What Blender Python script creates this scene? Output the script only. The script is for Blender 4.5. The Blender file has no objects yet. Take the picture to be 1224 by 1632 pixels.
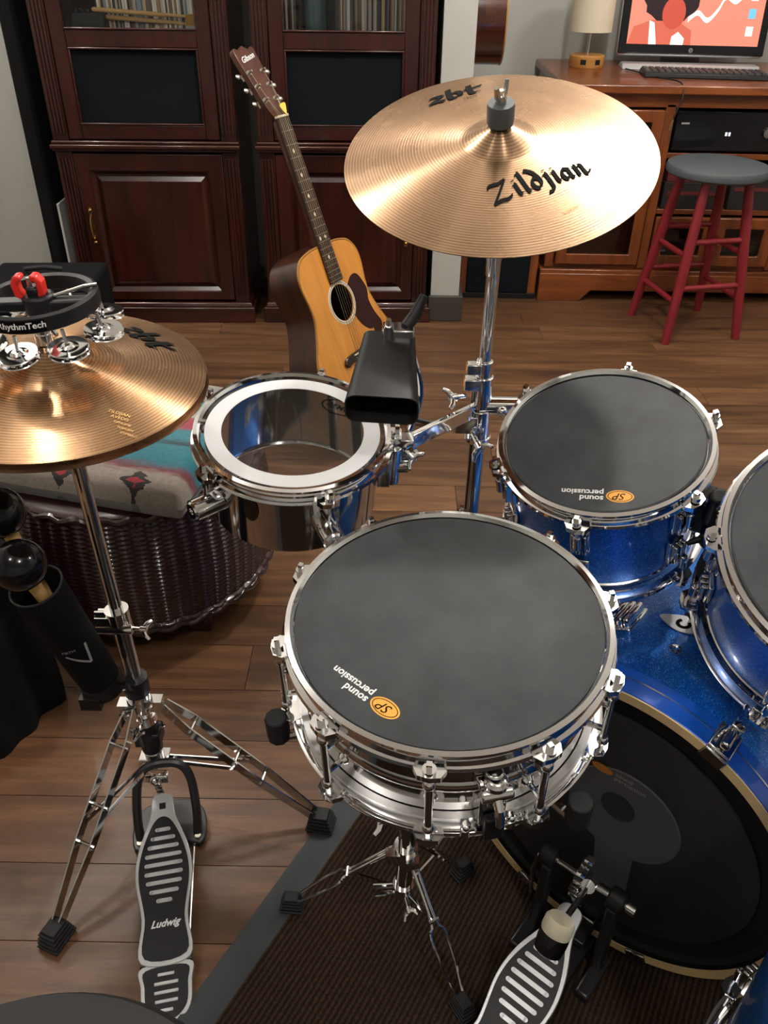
import bpy, bmesh, math, random
from mathutils import Vector, Matrix
random.seed(7)
scene = bpy.context.scene
COL = scene.collection
V = Vector
PI = math.pi
rad = math.radians

# ------------------------------------------------------------------ camera
F_PX, CXP, CYP, CAM_H = 1323.0, 612.0, 816.0, 1.25
down = V((580 - CXP, -(2705 - CYP), -F_PX)).normalized()
upc = -down
fwd = V((0, 0, -1)); fwd = (fwd - upc * fwd.dot(upc)).normalized()
rgt = fwd.cross(upc)
cam_data = bpy.data.cameras.new('camera')
cam_data.sensor_fit = 'HORIZONTAL'; cam_data.sensor_width = 36.0
cam_data.lens = 36.0 * F_PX / 1224.0
cam_data.clip_start = 0.02
cam = bpy.data.objects.new('camera', cam_data); COL.objects.link(cam)
cam.matrix_world = Matrix.Translation((0, 0, CAM_H)) @ Matrix((rgt, fwd, upc)).to_4x4()
scene.camera = cam
# ------------------------------------------------------------------ world, exposure
world = bpy.data.worlds.new('world'); scene.world = world; world.use_nodes = True
world.node_tree.nodes['Background'].inputs[0].default_value = (1.0, 0.93, 0.85, 1)
world.node_tree.nodes['Background'].inputs[1].default_value = 0.05
vs = scene.view_settings
vs.view_transform = 'Standard'; vs.look = 'None'; vs.gamma = 1.0; vs.use_curve_mapping = False
vs.exposure = 0.0
# ceiling lamps (x, y, watts); left-wall one added to brighten the wall
CEIL = 2.42
LAMPS = [(-0.95, -0.1, 11), (0.40, -0.35, 24), (-0.85, 1.75, 18), (0.52, 1.98, 50), (1.5, 2.6, 26), (-1.75, 2.75, 30), (2.0, 1.0, 14)]

LAMP_GAIN, LAMP_COL = 1.15, (1., .955, .89)

# ------------------------------------------------------------------ helpers
def srgb(h):
    h = h.lstrip('#')
    c = [int(h[i:i + 2], 16) / 255 for i in (0, 2, 4)]
    return tuple(x / 12.92 if x <= .04045 else ((x + .055) / 1.055) ** 2.4 for x in c) + (1,)

MATS = {}
def mat(name, col, rough=.5, metal=0., spec=.5, coat=0., emit=None, estr=0., alpha=None, trans=None, aniso=None, sheen=0.):
    m = bpy.data.materials.new(name); m.use_nodes = True
    b = m.node_tree.nodes['Principled BSDF']
    if isinstance(col, str): col = srgb(col)
    b.inputs['Base Color'].default_value = col
    b.inputs['Roughness'].default_value = rough
    b.inputs['Metallic'].default_value = metal
    b.inputs['Specular IOR Level'].default_value = spec
    b.inputs['Coat Weight'].default_value = coat
    b.inputs['Coat Roughness'].default_value = .05
    if sheen: b.inputs['Sheen Weight'].default_value = sheen
    if trans: b.inputs['Transmission Weight'].default_value = trans
    if emit:
        b.inputs['Emission Color'].default_value = srgb(emit) if isinstance(emit, str) else emit
        b.inputs['Emission Strength'].default_value = estr
    if aniso: b.inputs['Anisotropic'].default_value = aniso
    MATS[name] = m
    return m
def nd(m, t, **kw):
    n = m.node_tree.nodes.new(t)
    for k, v in kw.items():
        if k.startswith('i_'): n.inputs[k[2:].replace('_', ' ')].default_value = v
        else: setattr(n, k, v)
    return n
def lk(m, a, b): m.node_tree.links.new(a, b)
def bsdf(m): return m.node_tree.nodes['Principled BSDF']
def ramp(m, fac, stops):
    r = nd(m, 'ShaderNodeValToRGB'); lk(m, fac, r.inputs[0])
    e = r.color_ramp.elements
    while len(e) < len(stops): e.new(.5)
    for el, (p, c) in zip(e, stops):
        el.position = p; el.color = srgb(c) if isinstance(c, str) else c
    return r
def coords(m, kind='Object', scale=(1, 1, 1), rot=(0, 0, 0), loc=(0, 0, 0)):
    tc = nd(m, 'ShaderNodeTexCoord'); mp = nd(m, 'ShaderNodeMapping')
    mp.inputs['Scale'].default_value = scale; mp.inputs['Rotation'].default_value = rot; mp.inputs['Location'].default_value = loc
    lk(m, tc.outputs[kind], mp.inputs[0]); return mp.outputs[0]
def noise(m, vec, scale, detail=4, rough=.55, dist=0.):
    n = nd(m, 'ShaderNodeTexNoise'); n.inputs['Scale'].default_value = scale; n.inputs['Detail'].default_value = detail
    n.inputs['Roughness'].default_value = rough; n.inputs['Distortion'].default_value = dist
    if vec is not None: lk(m, vec, n.inputs['Vector'])
    return n
def bump(m, h, strength=.2, dist=.001):
    b = nd(m, 'ShaderNodeBump'); b.inputs['Strength'].default_value = strength; b.inputs['Distance'].default_value = dist
    lk(m, h, b.inputs['Height']); lk(m, b.outputs[0], bsdf(m).inputs['Normal']); return b

class MB:
    """collects shapes for one mesh object"""
    def __init__(s): s.v = []; s.f = []
    def add(s, vs_, fs, M=None):
        o = len(s.v)
        s.v += [tuple(M @ V(p)) if M else tuple(p) for p in vs_]
        s.f += [tuple(i + o for i in f) for f in fs]; return s
    def box(s, c, d, M=None, taper=None):
        x, y, z = [k / 2 for k in d]; t = taper or (1, 1)
        p = []
        for sz in (-1, 1):
            k = t if sz > 0 else (1, 1)
            for sx, sy in ((-1, -1), (1, -1), (1, 1), (-1, 1)):
                p.append((c[0] + sx * x * k[0], c[1] + sy * y * k[1], c[2] + sz * z))
        return s.add(p, [(3, 2, 1, 0), (4, 5, 6, 7), (0, 1, 5, 4), (1, 2, 6, 5), (2, 3, 7, 6), (3, 0, 4, 7)], M)
    def bar(s, p0, p1, w, h, up=(0, 0, 1)):
        p0, p1 = V(p0), V(p1); d = (p1 - p0); L = d.length; d.normalize()
        x = d.cross(V(up));
        if x.length < 1e-4: x = d.cross(V((0, 1, 0)))
        x.normalize(); z = x.cross(d)
        M = Matrix((x, d, z)).transposed().to_4x4(); M.translation = (p0 + p1) / 2
        return s.box((0, 0, 0), (w, L, h), M)
    def cyl(s, p0, p1, r0, r1=None, n=20, M=None):
        r1 = r0 if r1 is None else r1
        p0, p1 = V(p0), V(p1); d = (p1 - p0).normalized()
        x = d.orthogonal().normalized(); y = d.cross(x)
        vs_ = []
        for p, r in ((p0, r0), (p1, r1)):
            for i in range(n):
                a = 2 * PI * i / n; vs_.append(p + (x * math.cos(a) + y * math.sin(a)) * r)
        fs = [(i, (i + 1) % n, n + (i + 1) % n, n + i) for i in range(n)] + [tuple(range(n - 1, -1, -1)), tuple(range(n, 2 * n))]
        return s.add(vs_, fs, M)
    def tube(s, path, r, n=10, closed=False, M=None):
        P = [V(p) for p in path]; N = len(P); R_ = r if isinstance(r, (list, tuple)) else [r] * N
        vs_ = []; prev = None
        for i, p in enumerate(P):
            a = P[(i - 1) % N] if (closed or i > 0) else p; b = P[(i + 1) % N] if (closed or i < N - 1) else p
            t = (b - a).normalized()
            x = t.orthogonal().normalized() if prev is None else (prev - t * prev.dot(t)).normalized()
            prev = x; y = t.cross(x)
            for k in range(n):
                an = 2 * PI * k / n; vs_.append(p + (x * math.cos(an) + y * math.sin(an)) * R_[i])
        fs = []
        for i in range(N if closed else N - 1):
            j = (i + 1) % N
            for k in range(n):
                l = (k + 1) % n; fs.append((i * n + k, i * n + l, j * n + l, j * n + k))
        if not closed: fs += [tuple(range(n - 1, -1, -1)), tuple(range((N - 1) * n, N * n))]
        return s.add(vs_, fs, M)
    def lathe(s, prof, n=48, M=None, closed=False):
        """revolve (r, z) points round Z; closed joins the last point to the first"""
        vs_ = []; idx = []
        for r, z in prof:
            if r < 1e-6: idx.append([len(vs_)] * n); vs_.append((0, 0, z))
            else:
                idx.append([len(vs_) + k for k in range(n)])
                vs_ += [(r * math.cos(2 * PI * k / n), r * math.sin(2 * PI * k / n), z) for k in range(n)]
        fs = []; m_ = len(prof)
        for i in range(m_ if closed else m_ - 1):
            A, B = idx[i], idx[(i + 1) % m_]
            for k in range(n):
                l = (k + 1) % n; q = []
                for e in (A[k], A[l], B[l], B[k]):
                    if e not in q: q.append(e)
                if len(q) > 2: fs.append(tuple(q))
        return s.add(vs_, fs, M)
    def sphere(s, c, r, n=20, M=None, sc=(1, 1, 1)):
        prof = [(math.sin(PI * i / n) * r, -math.cos(PI * i / n) * r) for i in range(n + 1)]
        T = Matrix.Translation(c) @ Matrix.Diagonal((*sc, 1))
        return s.lathe(prof, n * 2, (M @ T) if M else T)
    def prism(s, poly, z0, z1, M=None):
        n = len(poly)
        vs_ = [(x, y, z0) for x, y in poly] + [(x, y, z1) for x, y in poly]
        fs = [tuple(range(n - 1, -1, -1)), tuple(range(n, 2 * n))] + [(i, (i + 1) % n, n + (i + 1) % n, n + i) for i in range(n)]
        return s.add(vs_, fs, M)
    def frame(s, poly_o, poly_i, z0, z1, M=None):
        n = len(poly_o)
        vs_ = [(x, y, z) for z in (z0, z1) for pl in (poly_o, poly_i) for x, y in pl]
        fs = []
        for i in range(n):
            j = (i + 1) % n
            fs += [(2 * n + i, 2 * n + j, 3 * n + j, 3 * n + i), (j, i, n + i, n + j), (i, j, 2 * n + j, 2 * n + i), (n + j, n + i, 3 * n + i, 3 * n + j)]
        return s.add(vs_, fs, M)
    def build(s, name, m, parent=None, sharp=35, bevel=0., M=None, flat=False):
        me = bpy.data.meshes.new(name); me.from_pydata(s.v, [], s.f); me.validate()
        bm = bmesh.new(); bm.from_mesh(me); bmesh.ops.recalc_face_normals(bm, faces=bm.faces); bm.to_mesh(me); bm.free()
        if not flat:
            me.shade_smooth(); me.set_sharp_from_angle(angle=rad(sharp))
        me.materials.append(MATS[m])
        o = bpy.data.objects.new(name, me); COL.objects.link(o)
        if parent: o.parent = parent
        if M is not None: o.matrix_local = M
        if bevel:
            b = o.modifiers.new('bevel', 'BEVEL'); b.width = bevel; b.segments = 2; b.limit_method = 'ANGLE'; b.angle_limit = rad(40)
        return o
def empty(name, M=None, parent=None):
    o = bpy.data.objects.new(name, None); COL.objects.link(o); o.empty_display_size = .05
    if parent: o.parent = parent
    if M is not None: o.matrix_local = M
    return o
def tag(o, label=None, cat=None, group=None, kind=None):
    if label: o['label'] = label
    if cat: o['category'] = cat
    if group: o['group'] = group
    if kind: o['kind'] = kind
    return o
def at(x, y, z=0., rz=0.): return Matrix.Translation((x, y, z)) @ Matrix.Rotation(rz, 4, 'Z')
def axes(o, x, y, z):
    M = Matrix((V(x), V(y), V(z))).transposed().to_4x4(); M.translation = o; return M
def disc_frame(c, ax, ay):
    """frame of a tilted disc: ax tips it to +x, ay tips it toward the drummer"""
    ax, ay = rad(ax), rad(ay)
    n = V((math.sin(ax), -math.sin(ay), math.cos(ax) * math.cos(ay))).normalized()
    ex = (V((1, 0, 0)) - n * n.x).normalized()
    return axes(c, ex, n.cross(ex), n)
def copy_child(o, parent, M=None):
    c = o.copy(); COL.objects.link(c); c.parent = parent
    if M is not None: c.matrix_local = M
    return c
def spline(pts, k=6):
    out = []; n = len(pts)
    for i in range(n - 1):
        p0, p1, p2, p3 = pts[max(i - 1, 0)], pts[i], pts[i + 1], pts[min(i + 2, n - 1)]
        for j in range(k):
            t = j / k
            out.append(tuple(.5 * (2 * b + (c - a) * t + (2 * a - 5 * b + 4 * c - d) * t * t + (3 * b - a - 3 * c + d) * t ** 3) for a, b, c, d in zip(p0, p1, p2, p3)))
    out.append(tuple(pts[-1])); return out
def cspline(pts, k=6):
    n = len(pts); out = []
    for i in range(n):
        q = [pts[(i + d) % n] for d in (-1, 0, 1, 2)]
        for j in range(k):
            t = j / k
            out.append(tuple(.5 * (2 * b + (c - a) * t + (2 * a - 5 * b + 4 * c - d) * t * t + (3 * b - a - 3 * c + d) * t ** 3) for a, b, c, d in zip(*q)))
    return out
# broad-nib lettering: strokes in em units per letter -> flat quads
GLY = {
 'Z': (.95, [[(.12, .78), (.3, .86), (.62, .82), (.95, .9)], [(.95, .9), (.55, .5), (.02, .0)], [(.02, .0), (.35, .06), (.62, .02), (.88, .12)]]),
 'i': (.26, [[(.04, .46), (.14, .52), (.13, .1), (.2, .02), (.28, .08)], [(.12, .68), (.17, .73)]]),
 'l': (.27, [[(.03, .86), (.14, .93), (.13, .1), (.2, .02), (.28, .08)]]),
 'd': (.52, [[(.4, .42), (.22, .5), (.07, .3), (.1, .06), (.26, .02), (.42, .2), (.42, .5), (.3, .8), (.06, .98)]]),
 'j': (.26, [[(.04, .46), (.15, .52), (.15, .0), (.08, -.26), (-.18, -.32)], [(.13, .68), (.18, .73)]]),
 'a': (.5, [[(.4, .44), (.2, .5), (.06, .28), (.1, .05), (.24, .04), (.39, .24)], [(.4, .5), (.39, .1), (.46, .02), (.54, .08)]]),
 'n': (.56, [[(.03, .46), (.12, .52), (.12, .0)], [(.12, .3), (.26, .48), (.4, .46), (.41, .1), (.5, .02), (.68, .2)]]),
 'z': (.62, [[(.04, .5), (.25, .56), (.56, .5)], [(.56, .5), (.3, .26), (.02, .0)], [(.02, .0), (.3, .06), (.6, .0)]]),
 'b': (.62, [[(.1, .95), (.12, .1), (.3, .0), (.52, .14), (.5, .42), (.3, .5), (.12, .34)]]),
 't': (.6, [[(.2, .85), (.22, .1), (.36, .0), (.56, .1)], [(.0, .5), (.3, .48), (.72, .6)]]),
}
def nib_word(word, size, nib=.13, ang=38):
    vs_, fs = [], []; x = 0.
    nx, ny = math.cos(rad(ang)) * nib / 2, math.sin(rad(ang)) * nib / 2
    for ch in word:
        w, st = GLY[ch]
        for s_ in st:
            P = spline(s_, 7) if len(s_) > 2 else [tuple(a + (b - a) * t / 3 for a, b in zip(*s_)) for t in range(4)]
            o = len(vs_)
            for i_, (px, py) in enumerate(P):
                a_, b_ = P[max(i_ - 1, 0)], P[min(i_ + 1, len(P) - 1)]; tx, ty = b_[0] - a_[0], b_[1] - a_[1]; tl = math.hypot(tx, ty) or 1.
                qx_, qy_ = -ty / tl * nib * .28, tx / tl * nib * .28
                if qx_ * nx + qy_ * ny < 0: qx_, qy_ = -qx_, -qy_
                vs_ += [((x + px - nx - qx_) * size, (py - ny - qy_) * size), ((x + px + nx + qx_) * size, (py + ny + qy_) * size)]
            fs += [(o + 2 * i, o + 2 * i + 1, o + 2 * i + 3, o + 2 * i + 2) for i in range(len(P) - 1)]
        x += w + .10
    return vs_, fs, x * size
def font_word(text, size, shear=0., bold=0., align='LEFT'):
    c = bpy.data.curves.new('t', 'FONT'); c.body = text; c.size = size; c.shear = shear; c.offset = bold; c.align_x = align; c.resolution_u = 3
    o = bpy.data.objects.new('t', c); COL.objects.link(o)
    dg = bpy.context.evaluated_depsgraph_get()
    me = bpy.data.meshes.new_from_object(o.evaluated_get(dg))
    vs_ = [(v.co.x, v.co.y) for v in me.vertices]; fs = [tuple(p.vertices) for p in me.polygons]
    bpy.data.objects.remove(o); bpy.data.curves.remove(c); bpy.data.meshes.remove(me)
    return vs_, fs
def lettering(name, vf, m, parent, org, ang, zf, thick=.0003, M=None):
    """lay flat letters on a surface: 2D -> rotate by ang, move to org, lift to zf(x, y)"""
    ca, sa = math.cos(ang), math.sin(ang); P = []
    for x, y in vf[0]:
        X, Y = org[0] + x * ca - y * sa, org[1] + x * sa + y * ca
        P.append((X, Y, zf(X, Y) + thick))
    mb = MB().add(P, vf[1])
    o = mb.build(name, m, parent, flat=True, M=M)
    return o

# ------------------------------------------------------------------ materials
mat('chrome', (.90, .90, .91, 1), .07, 1.)
mat('chrome_soft', (.72, .72, .74, 1), .2, 1.)
mat('dark_chrome', (.62, .61, .60, 1), .08, 1.)
mat('steel', (.62, .62, .63, 1), .32, 1.)
mat('silver_paint', (.62, .63, .65, 1), .35, .6)
mat('black_plastic', (.009, .009, .010, 1), .4, spec=.35)
mat('black_gloss', (.004, .004, .005, 1), .12, spec=.45)
mat('rubber', (.010, .010, .010, 1), .7)
mat('black_metal', (.014, .014, .015, 1), .35, spec=.6)
mat('cowbell_black', (.008, .008, .008, 1), .5, spec=.3)
mat('inside_black', (.004, .004, .004, 1), .8)
mat('red_plastic', (.75, .03, .02, 1), .3)
mat('white_print', (.85, .85, .85, 1), .6)
mat('grey_print', (.35, .35, .35, 1), .6)
mat('black_print', (.006, .006, .006, 1), .8, spec=.1)
mat('orange_print', (.80, .36, .035, 1), .55)
mat('orange_dim', (.45, .16, .02, 1), .55)
mat('gold_print', (.95, .60, .22, 1), .45)
mat('white_ring', (.86, .87, .90, 1), .45)
mat('maple_edge', '#d6b988', .5)
mat('brass', (.62, .44, .16, 1), .25, 1.)
mat('pale_wood', '#d8b071', .5)
mat('felt_white', '#cfc8ad', .95, sheen=.3)
mat('felt_dark', (.02, .02, .02, 1), .95)
mat('red_paint', '#7d1c24', .42, coat=.1)
mat('stool_grey', '#4a5054', .5)
mat('cream_shade', '#d8cdb4', .85)
mat('ivory', '#e6dcc0', .4); mat('binding', '#a9783a', .35)
mat('pick_yellow', '#e3d35a', .4)
mat('bezel', (.008, .008, .009, 1), .15)
mat('key_black', (.015, .015, .016, 1), .4)
mat('screen_coral', (.0, .0, .0, 1), .3, emit=(1.0, .30, .20, 1), estr=1.1)
mat('screen_hair', (.0, .0, .0, 1), .3, emit=(.02, .004, .01, 1), estr=1.)
mat('screen_skin', (.0, .0, .0, 1), .3, emit=(.75, .10, .06, 1), estr=1.)
mat('screen_white', (.0, .0, .0, 1), .3, emit=(1., .86, .8, 1), estr=1.5)
mat('screen_blue', (.0, .0, .0, 1), .3, emit=(.2, .6, .8, 1), estr=1.2)
mat('screen_coat', (.0, .0, .0, 1), .3, emit=(.85, .17, .10, 1), estr=1.)
mat('display_led', (0, 0, 0, 1), .3, emit=(.75, .85, 1., 1), estr=3.)
mat('green_led', (0, 0, 0, 1), .3, emit=(.1, 1., .1, 1), estr=3.)
mat('lamp_glow', (1, 1, 1, 1), .5, emit=(1., .95, .87, 1), estr=14.)
mat('white_trim', (.75, .75, .73, 1), .5)
mat('grille_cloth', (.006, .008, .010, 1), .95, spec=.1)
mat('nickel', (.62, .58, .52, 1), .22, 1.)
mat('string_metal', (.75, .66, .45, 1), .25, 1.)
mat('candle_teal', '#3d6a68', .5)
mat('yellow_box', '#b98a2c', .6)
mat('pickguard', '#2b0b0d', .3)
mat('screw', (.55, .5, .42, 1), .3, 1.)
mat('paper', '#c9c9c6', .8)
mat('box_dark', '#1d1a1a', .6)
mat('box_red', '#5a1c1c', .6)
for i, c in enumerate(['#e4dccb', '#c2bcae', '#7a7066', '#d8bd8a', '#8fa3ae', '#f2ece0', '#a98c6c', '#4a4648']):
    mat('sleeve_%d' % i, c, .7)

m = mat('glass', (1, 1, 1, 1), .0)
nt = m.node_tree; nt.nodes.remove(bsdf(m))
tr = nd(m, 'ShaderNodeBsdfTransparent'); gl = nd(m, 'ShaderNodeBsdfGlossy'); gl.inputs['Roughness'].default_value = .02
fr = nd(m, 'ShaderNodeFresnel'); fr.inputs[0].default_value = 1.45; mx = nd(m, 'ShaderNodeMixShader')
lk(m, fr.outputs[0], mx.inputs[0]); lk(m, tr.outputs[0], mx.inputs[1]); lk(m, gl.outputs[0], mx.inputs[2]); lk(m, mx.outputs[0], nt.nodes['Material Output'].inputs[0])
m = mat('clear_film', (1, 1, 1, 1), .0)
nt = m.node_tree; nt.nodes.remove(bsdf(m))
tr = nd(m, 'ShaderNodeBsdfTransparent'); tr.inputs[0].default_value = (.86, .88, .9, 1)
gl = nd(m, 'ShaderNodeBsdfGlossy'); gl.inputs['Roughness'].default_value = .04
ns = noise(m, coords(m, 'Object', (60, 60, 60)), 3., 5); rp = ramp(m, ns.outputs[0], [(.55, (.05, .05, .05, 1)), (.75, (.10, .10, .10, 1))])
mx = nd(m, 'ShaderNodeMixShader'); lk(m, rp.outputs[0], mx.inputs[0]); lk(m, tr.outputs[0], mx.inputs[1]); lk(m, gl.outputs[0], mx.inputs[2]); lk(m, mx.outputs[0], nt.nodes['Material Output'].inputs[0])

# wall paint
m = mat('wall_paint', '#b4b4ae', .75)
bump(m, noise(m, coords(m, 'Object'), 180, 3).outputs[0], .15, .001)
mat('baseboard_paint', '#3b3832', .5)
mat('ceiling_paint', '#e6e3dc', .85)
# mahogany
def wood(name, dark, light, rough=.28, coat=.35, axis='Z', scale=6., stretch=14.):
    m = mat(name, light, rough, coat=coat)
    sc = {'Z': (stretch, stretch, 1), 'X': (1, stretch, stretch), 'Y': (stretch, 1, stretch)}[axis]
    n = noise(m, coords(m, 'Object', sc), scale, 6, .6, .4)
    r = ramp(m, n.outputs[0], [(.3, dark), (.7, light)])
    lk(m, r.outputs[0], bsdf(m).inputs['Base Color'])
    return m
wood('mahogany', '#1d0a08', '#3f1710', .28, .4, 'Z', 3., 8.)
wood('mahogany_h', '#1d0a08', '#431a11', .28, .4, 'X', 3., 8.)
wood('cherry', '#5a2b14', '#8f4e24', .3, .3, 'X', 3., 9.)
wood('cherry_v', '#5a2b14', '#8a4a22', .3, .3, 'Z', 3., 9.)
wood('spruce', '#c07a2c', '#d8943c', .16, .7, 'Y', 3., 14.)
wood('guitar_side', '#1c0b07', '#45200f', .3, .3, 'Y', 3., 8.)
wood('rosewood', '#150a07', '#2d150d', .25, .5, 'Y', 3., 10.)
wood('neck_wood', '#3a1a10', '#55291a', .3, .4, 'Y', 3., 10.)
wood('fretboard', '#2b1a14', '#3d271d', .45, .0, 'Y', 4., 12.)
wood('lamp_wood', '#a87236', '#c28d4c', .45, .1, 'X', 3., 9.)
wood('sunburst', '#2a0f08', '#5a2812', .2, .7, 'Y', 2., 4.)
# floor boards: colour varies from board to board
m = mat('floor_board', '#5a3a26', .38, coat=.0)
oi = nd(m, 'ShaderNodeObjectInfo')
tc = nd(m, 'ShaderNodeTexCoord'); cmb = nd(m, 'ShaderNodeCombineXYZ')
mu = nd(m, 'ShaderNodeMath', operation='MULTIPLY'); mu.inputs[1].default_value = 37.; lk(m, oi.outputs['Random'], mu.inputs[0]); lk(m, mu.outputs[0], cmb.inputs[2]); lk(m, mu.outputs[0], cmb.inputs[0])
va = nd(m, 'ShaderNodeVectorMath', operation='ADD'); lk(m, tc.outputs['Object'], va.inputs[0]); lk(m, cmb.outputs[0], va.inputs[1])
mp = nd(m, 'ShaderNodeMapping'); mp.inputs['Scale'].default_value = (1.1, 11, 1); lk(m, va.outputs[0], mp.inputs[0])
n1 = noise(m, mp.outputs[0], 2.4, 8, .62, .8)
rp = ramp(m, n1.outputs[0], [(.28, '#3d281d'), (.5, '#5e4029'), (.72, '#78573c')])
hs = nd(m, 'ShaderNodeHueSaturation'); mr = nd(m, 'ShaderNodeMapRange'); mr.inputs['To Min'].default_value = .78; mr.inputs['To Max'].default_value = 1.2
lk(m, oi.outputs['Random'], mr.inputs[0]); lk(m, mr.outputs[0], hs.inputs['Value']); lk(m, rp.outputs[0], hs.inputs['Color']); lk(m, hs.outputs[0], bsdf(m).inputs['Base Color'])
mp2 = nd(m, 'ShaderNodeMapping'); mp2.inputs['Scale'].default_value = (14, 90, 1); lk(m, va.outputs[0], mp2.inputs[0])
bump(m, noise(m, mp2.outputs[0], 3, 4).outputs[0], .12, .0012)
mat('subfloor', '#24160f', .7)
# cymbal bronze
def bronze(name, light, stain, ringscale):
    m = mat(name, light, .24, 1., aniso=.93); bsdf(m).inputs['Anisotropic Rotation'].default_value = .25
    tg = nd(m, 'ShaderNodeTangent'); tg.direction_type = 'RADIAL'; tg.axis = 'Z'; lk(m, tg.outputs[0], bsdf(m).inputs['Tangent'])
    co = coords(m, 'Object')
    n1 = noise(m, co, 9, 5, .6); rp = ramp(m, n1.outputs[0], [(.35, light), (.65, stain)])
    w = nd(m, 'ShaderNodeTexWave'); w.wave_type = 'RINGS'; w.rings_direction = 'Z'; w.inputs['Scale'].default_value = ringscale; lk(m, co, w.inputs['Vector'])
    wr = nd(m, 'ShaderNodeMapRange'); wr.inputs['To Min'].default_value = .66; wr.inputs['To Max'].default_value = 1.14; lk(m, w.outputs['Fac'], wr.inputs[0])
    hv_ = nd(m, 'ShaderNodeHueSaturation'); lk(m, rp.outputs[0], hv_.inputs['Color']); lk(m, wr.outputs[0], hv_.inputs['Value'])
    lk(m, hv_.outputs[0], bsdf(m).inputs['Base Color'])
    n2 = noise(m, co, 28, 3); r2 = ramp(m, n2.outputs[0], [(.25, (.25, .25, .25, 1)), (.8, (.29, .29, .29, 1))]); lk(m, r2.outputs[0], bsdf(m).inputs['Roughness'])
bronze('bronze_crash', (.64, .415, .26, 1), (.58, .37, .23, 1), 80.)
bronze('bronze_hat', (.58, .355, .20, 1), (.50, .30, .165, 1), 80.)
# blue sparkle lacquer
m = mat('blue_sparkle', (.004, .07, .30, 1), .34, .6, coat=.45)
vo = nd(m, 'ShaderNodeTexVoronoi'); vo.inputs['Scale'].default_value = 1100; lk(m, coords(m, 'Object'), vo.inputs['Vector'])
sp = nd(m, 'ShaderNodeSeparateColor'); lk(m, vo.outputs['Color'], sp.inputs[0])
rp = ramp(m, sp.outputs[0], [(.0, (.0015, .075, .42, 1)), (.75, (.002, .14, .62, 1)), (.93, (.01, .32, .85, 1)), (1., (.28, .70, 1., 1))]); lk(m, rp.outputs[0], bsdf(m).inputs['Base Color'])
nm = nd(m, 'ShaderNodeBump'); nm.inputs['Strength'].default_value = .25; nm.inputs['Distance'].default_value = .0006; lk(m, sp.outputs[1], nm.inputs['Height']); lk(m, nm.outputs[0], bsdf(m).inputs['Normal'])
m = mat('blue_hoop', (.006, .075, .42, 1), .3, .2, coat=.6)
# mute pad rubber
m = mat('mute_pad', '#333638', .62, spec=.4)
rp = ramp(m, noise(m, coords(m, 'Object'), 14, 5, .6).outputs[0], [(.35, '#2d3032'), (.7, '#3c4042')]); lk(m, rp.outputs[0], bsdf(m).inputs['Base Color'])
bump(m, noise(m, coords(m, 'Object'), 900, 2).outputs[0], .15, .0003)
m = mat('bass_head', (.010, .010, .011, 1), .6, spec=.3)
bump(m, noise(m, coords(m, 'Object'), 500, 2).outputs[0], .15, .0003)
mat('bass_pad', (.020, .020, .021, 1), .5); mat('bass_patch', (.075, .075, .077, 1), .5)
# rug with ribs
m = mat('rug_pile', '#2c2119', .95, spec=.1)
co = coords(m, 'Object'); w = nd(m, 'ShaderNodeTexWave'); w.wave_type = 'BANDS'; w.bands_direction = 'X'; w.inputs['Scale'].default_value = 40.; w.inputs['Distortion'].default_value = 2.2; w.inputs['Detail'].default_value = 3.; w.inputs['Detail Scale'].default_value = 6.
lk(m, co, w.inputs['Vector']); nn = noise(m, co, 220, 3)
mm = nd(m, 'ShaderNodeMath', operation='MULTIPLY'); lk(m, w.outputs[0], mm.inputs[0]); lk(m, nn.outputs[0], mm.inputs[1])
rp = ramp(m, mm.outputs[0], [(.05, '#261c16'), (.6, '#43352a')]); lk(m, rp.outputs[0], bsdf(m).inputs['Base Color']); bump(m, mm.outputs[0], .5, .003)
mat('rug_border', '#3a3e41', .75)
m = mat('black_fabric', (.006, .006, .007, 1), .9, spec=.15); bump(m, noise(m, coords(m, 'Object'), 300, 3).outputs[0], .3, .001)
m = mat('throne_vinyl', (.010, .010, .011, 1), .55, spec=.3); bump(m, noise(m, coords(m, 'Object'), 260, 3).outputs[0], .2, .0006)
m = mat('wicker', (.026, .008, .008, 1), .3, coat=.4)
# blanket stripes, local y 0..1
m = mat('blanket', '#7f7a72', .95, sheen=.4, spec=.1)
co = coords(m, 'Object'); sx = nd(m, 'ShaderNodeSeparateXYZ'); lk(m, co, sx.inputs[0])
zz = nd(m, 'ShaderNodeMath', operation='PINGPONG'); zz.inputs[1].default_value = .055; lk(m, sx.outputs[0], zz.inputs[0])
na = noise(m, coords(m, 'Object', (1, 6, 1)), 18, 4)
a1 = nd(m, 'ShaderNodeMath', operation='MULTIPLY_ADD'); a1.inputs[1].default_value = .035; lk(m, na.outputs[0], a1.inputs[0]); lk(m, sx.outputs[1], a1.inputs[2])
a2 = nd(m, 'ShaderNodeMath', operation='ADD'); lk(m, a1.outputs[0], a2.inputs[0]); a2.inputs[1].default_value = .212
mr = nd(m, 'ShaderNodeMapRange'); mr.inputs['From Max'].default_value = .46; lk(m, a2.outputs[0], mr.inputs[0])
rp = ramp(m, mr.outputs[0], [(.0, '#8a8178'), (.16, '#857b72'), (.18, '#6a3038'), (.22, '#276874'), (.33, '#276874'), (.35, '#1d2226'), (.38, '#286b78'), (.46, '#286b78'), (.48, '#8a2b3b'), (.58, '#8d2f3f'), (.60, '#a39c90'), (.68, '#26282b'), (.72, '#276874'), (.9, '#8a8178')])
rp.color_ramp.interpolation = 'LINEAR'
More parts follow.
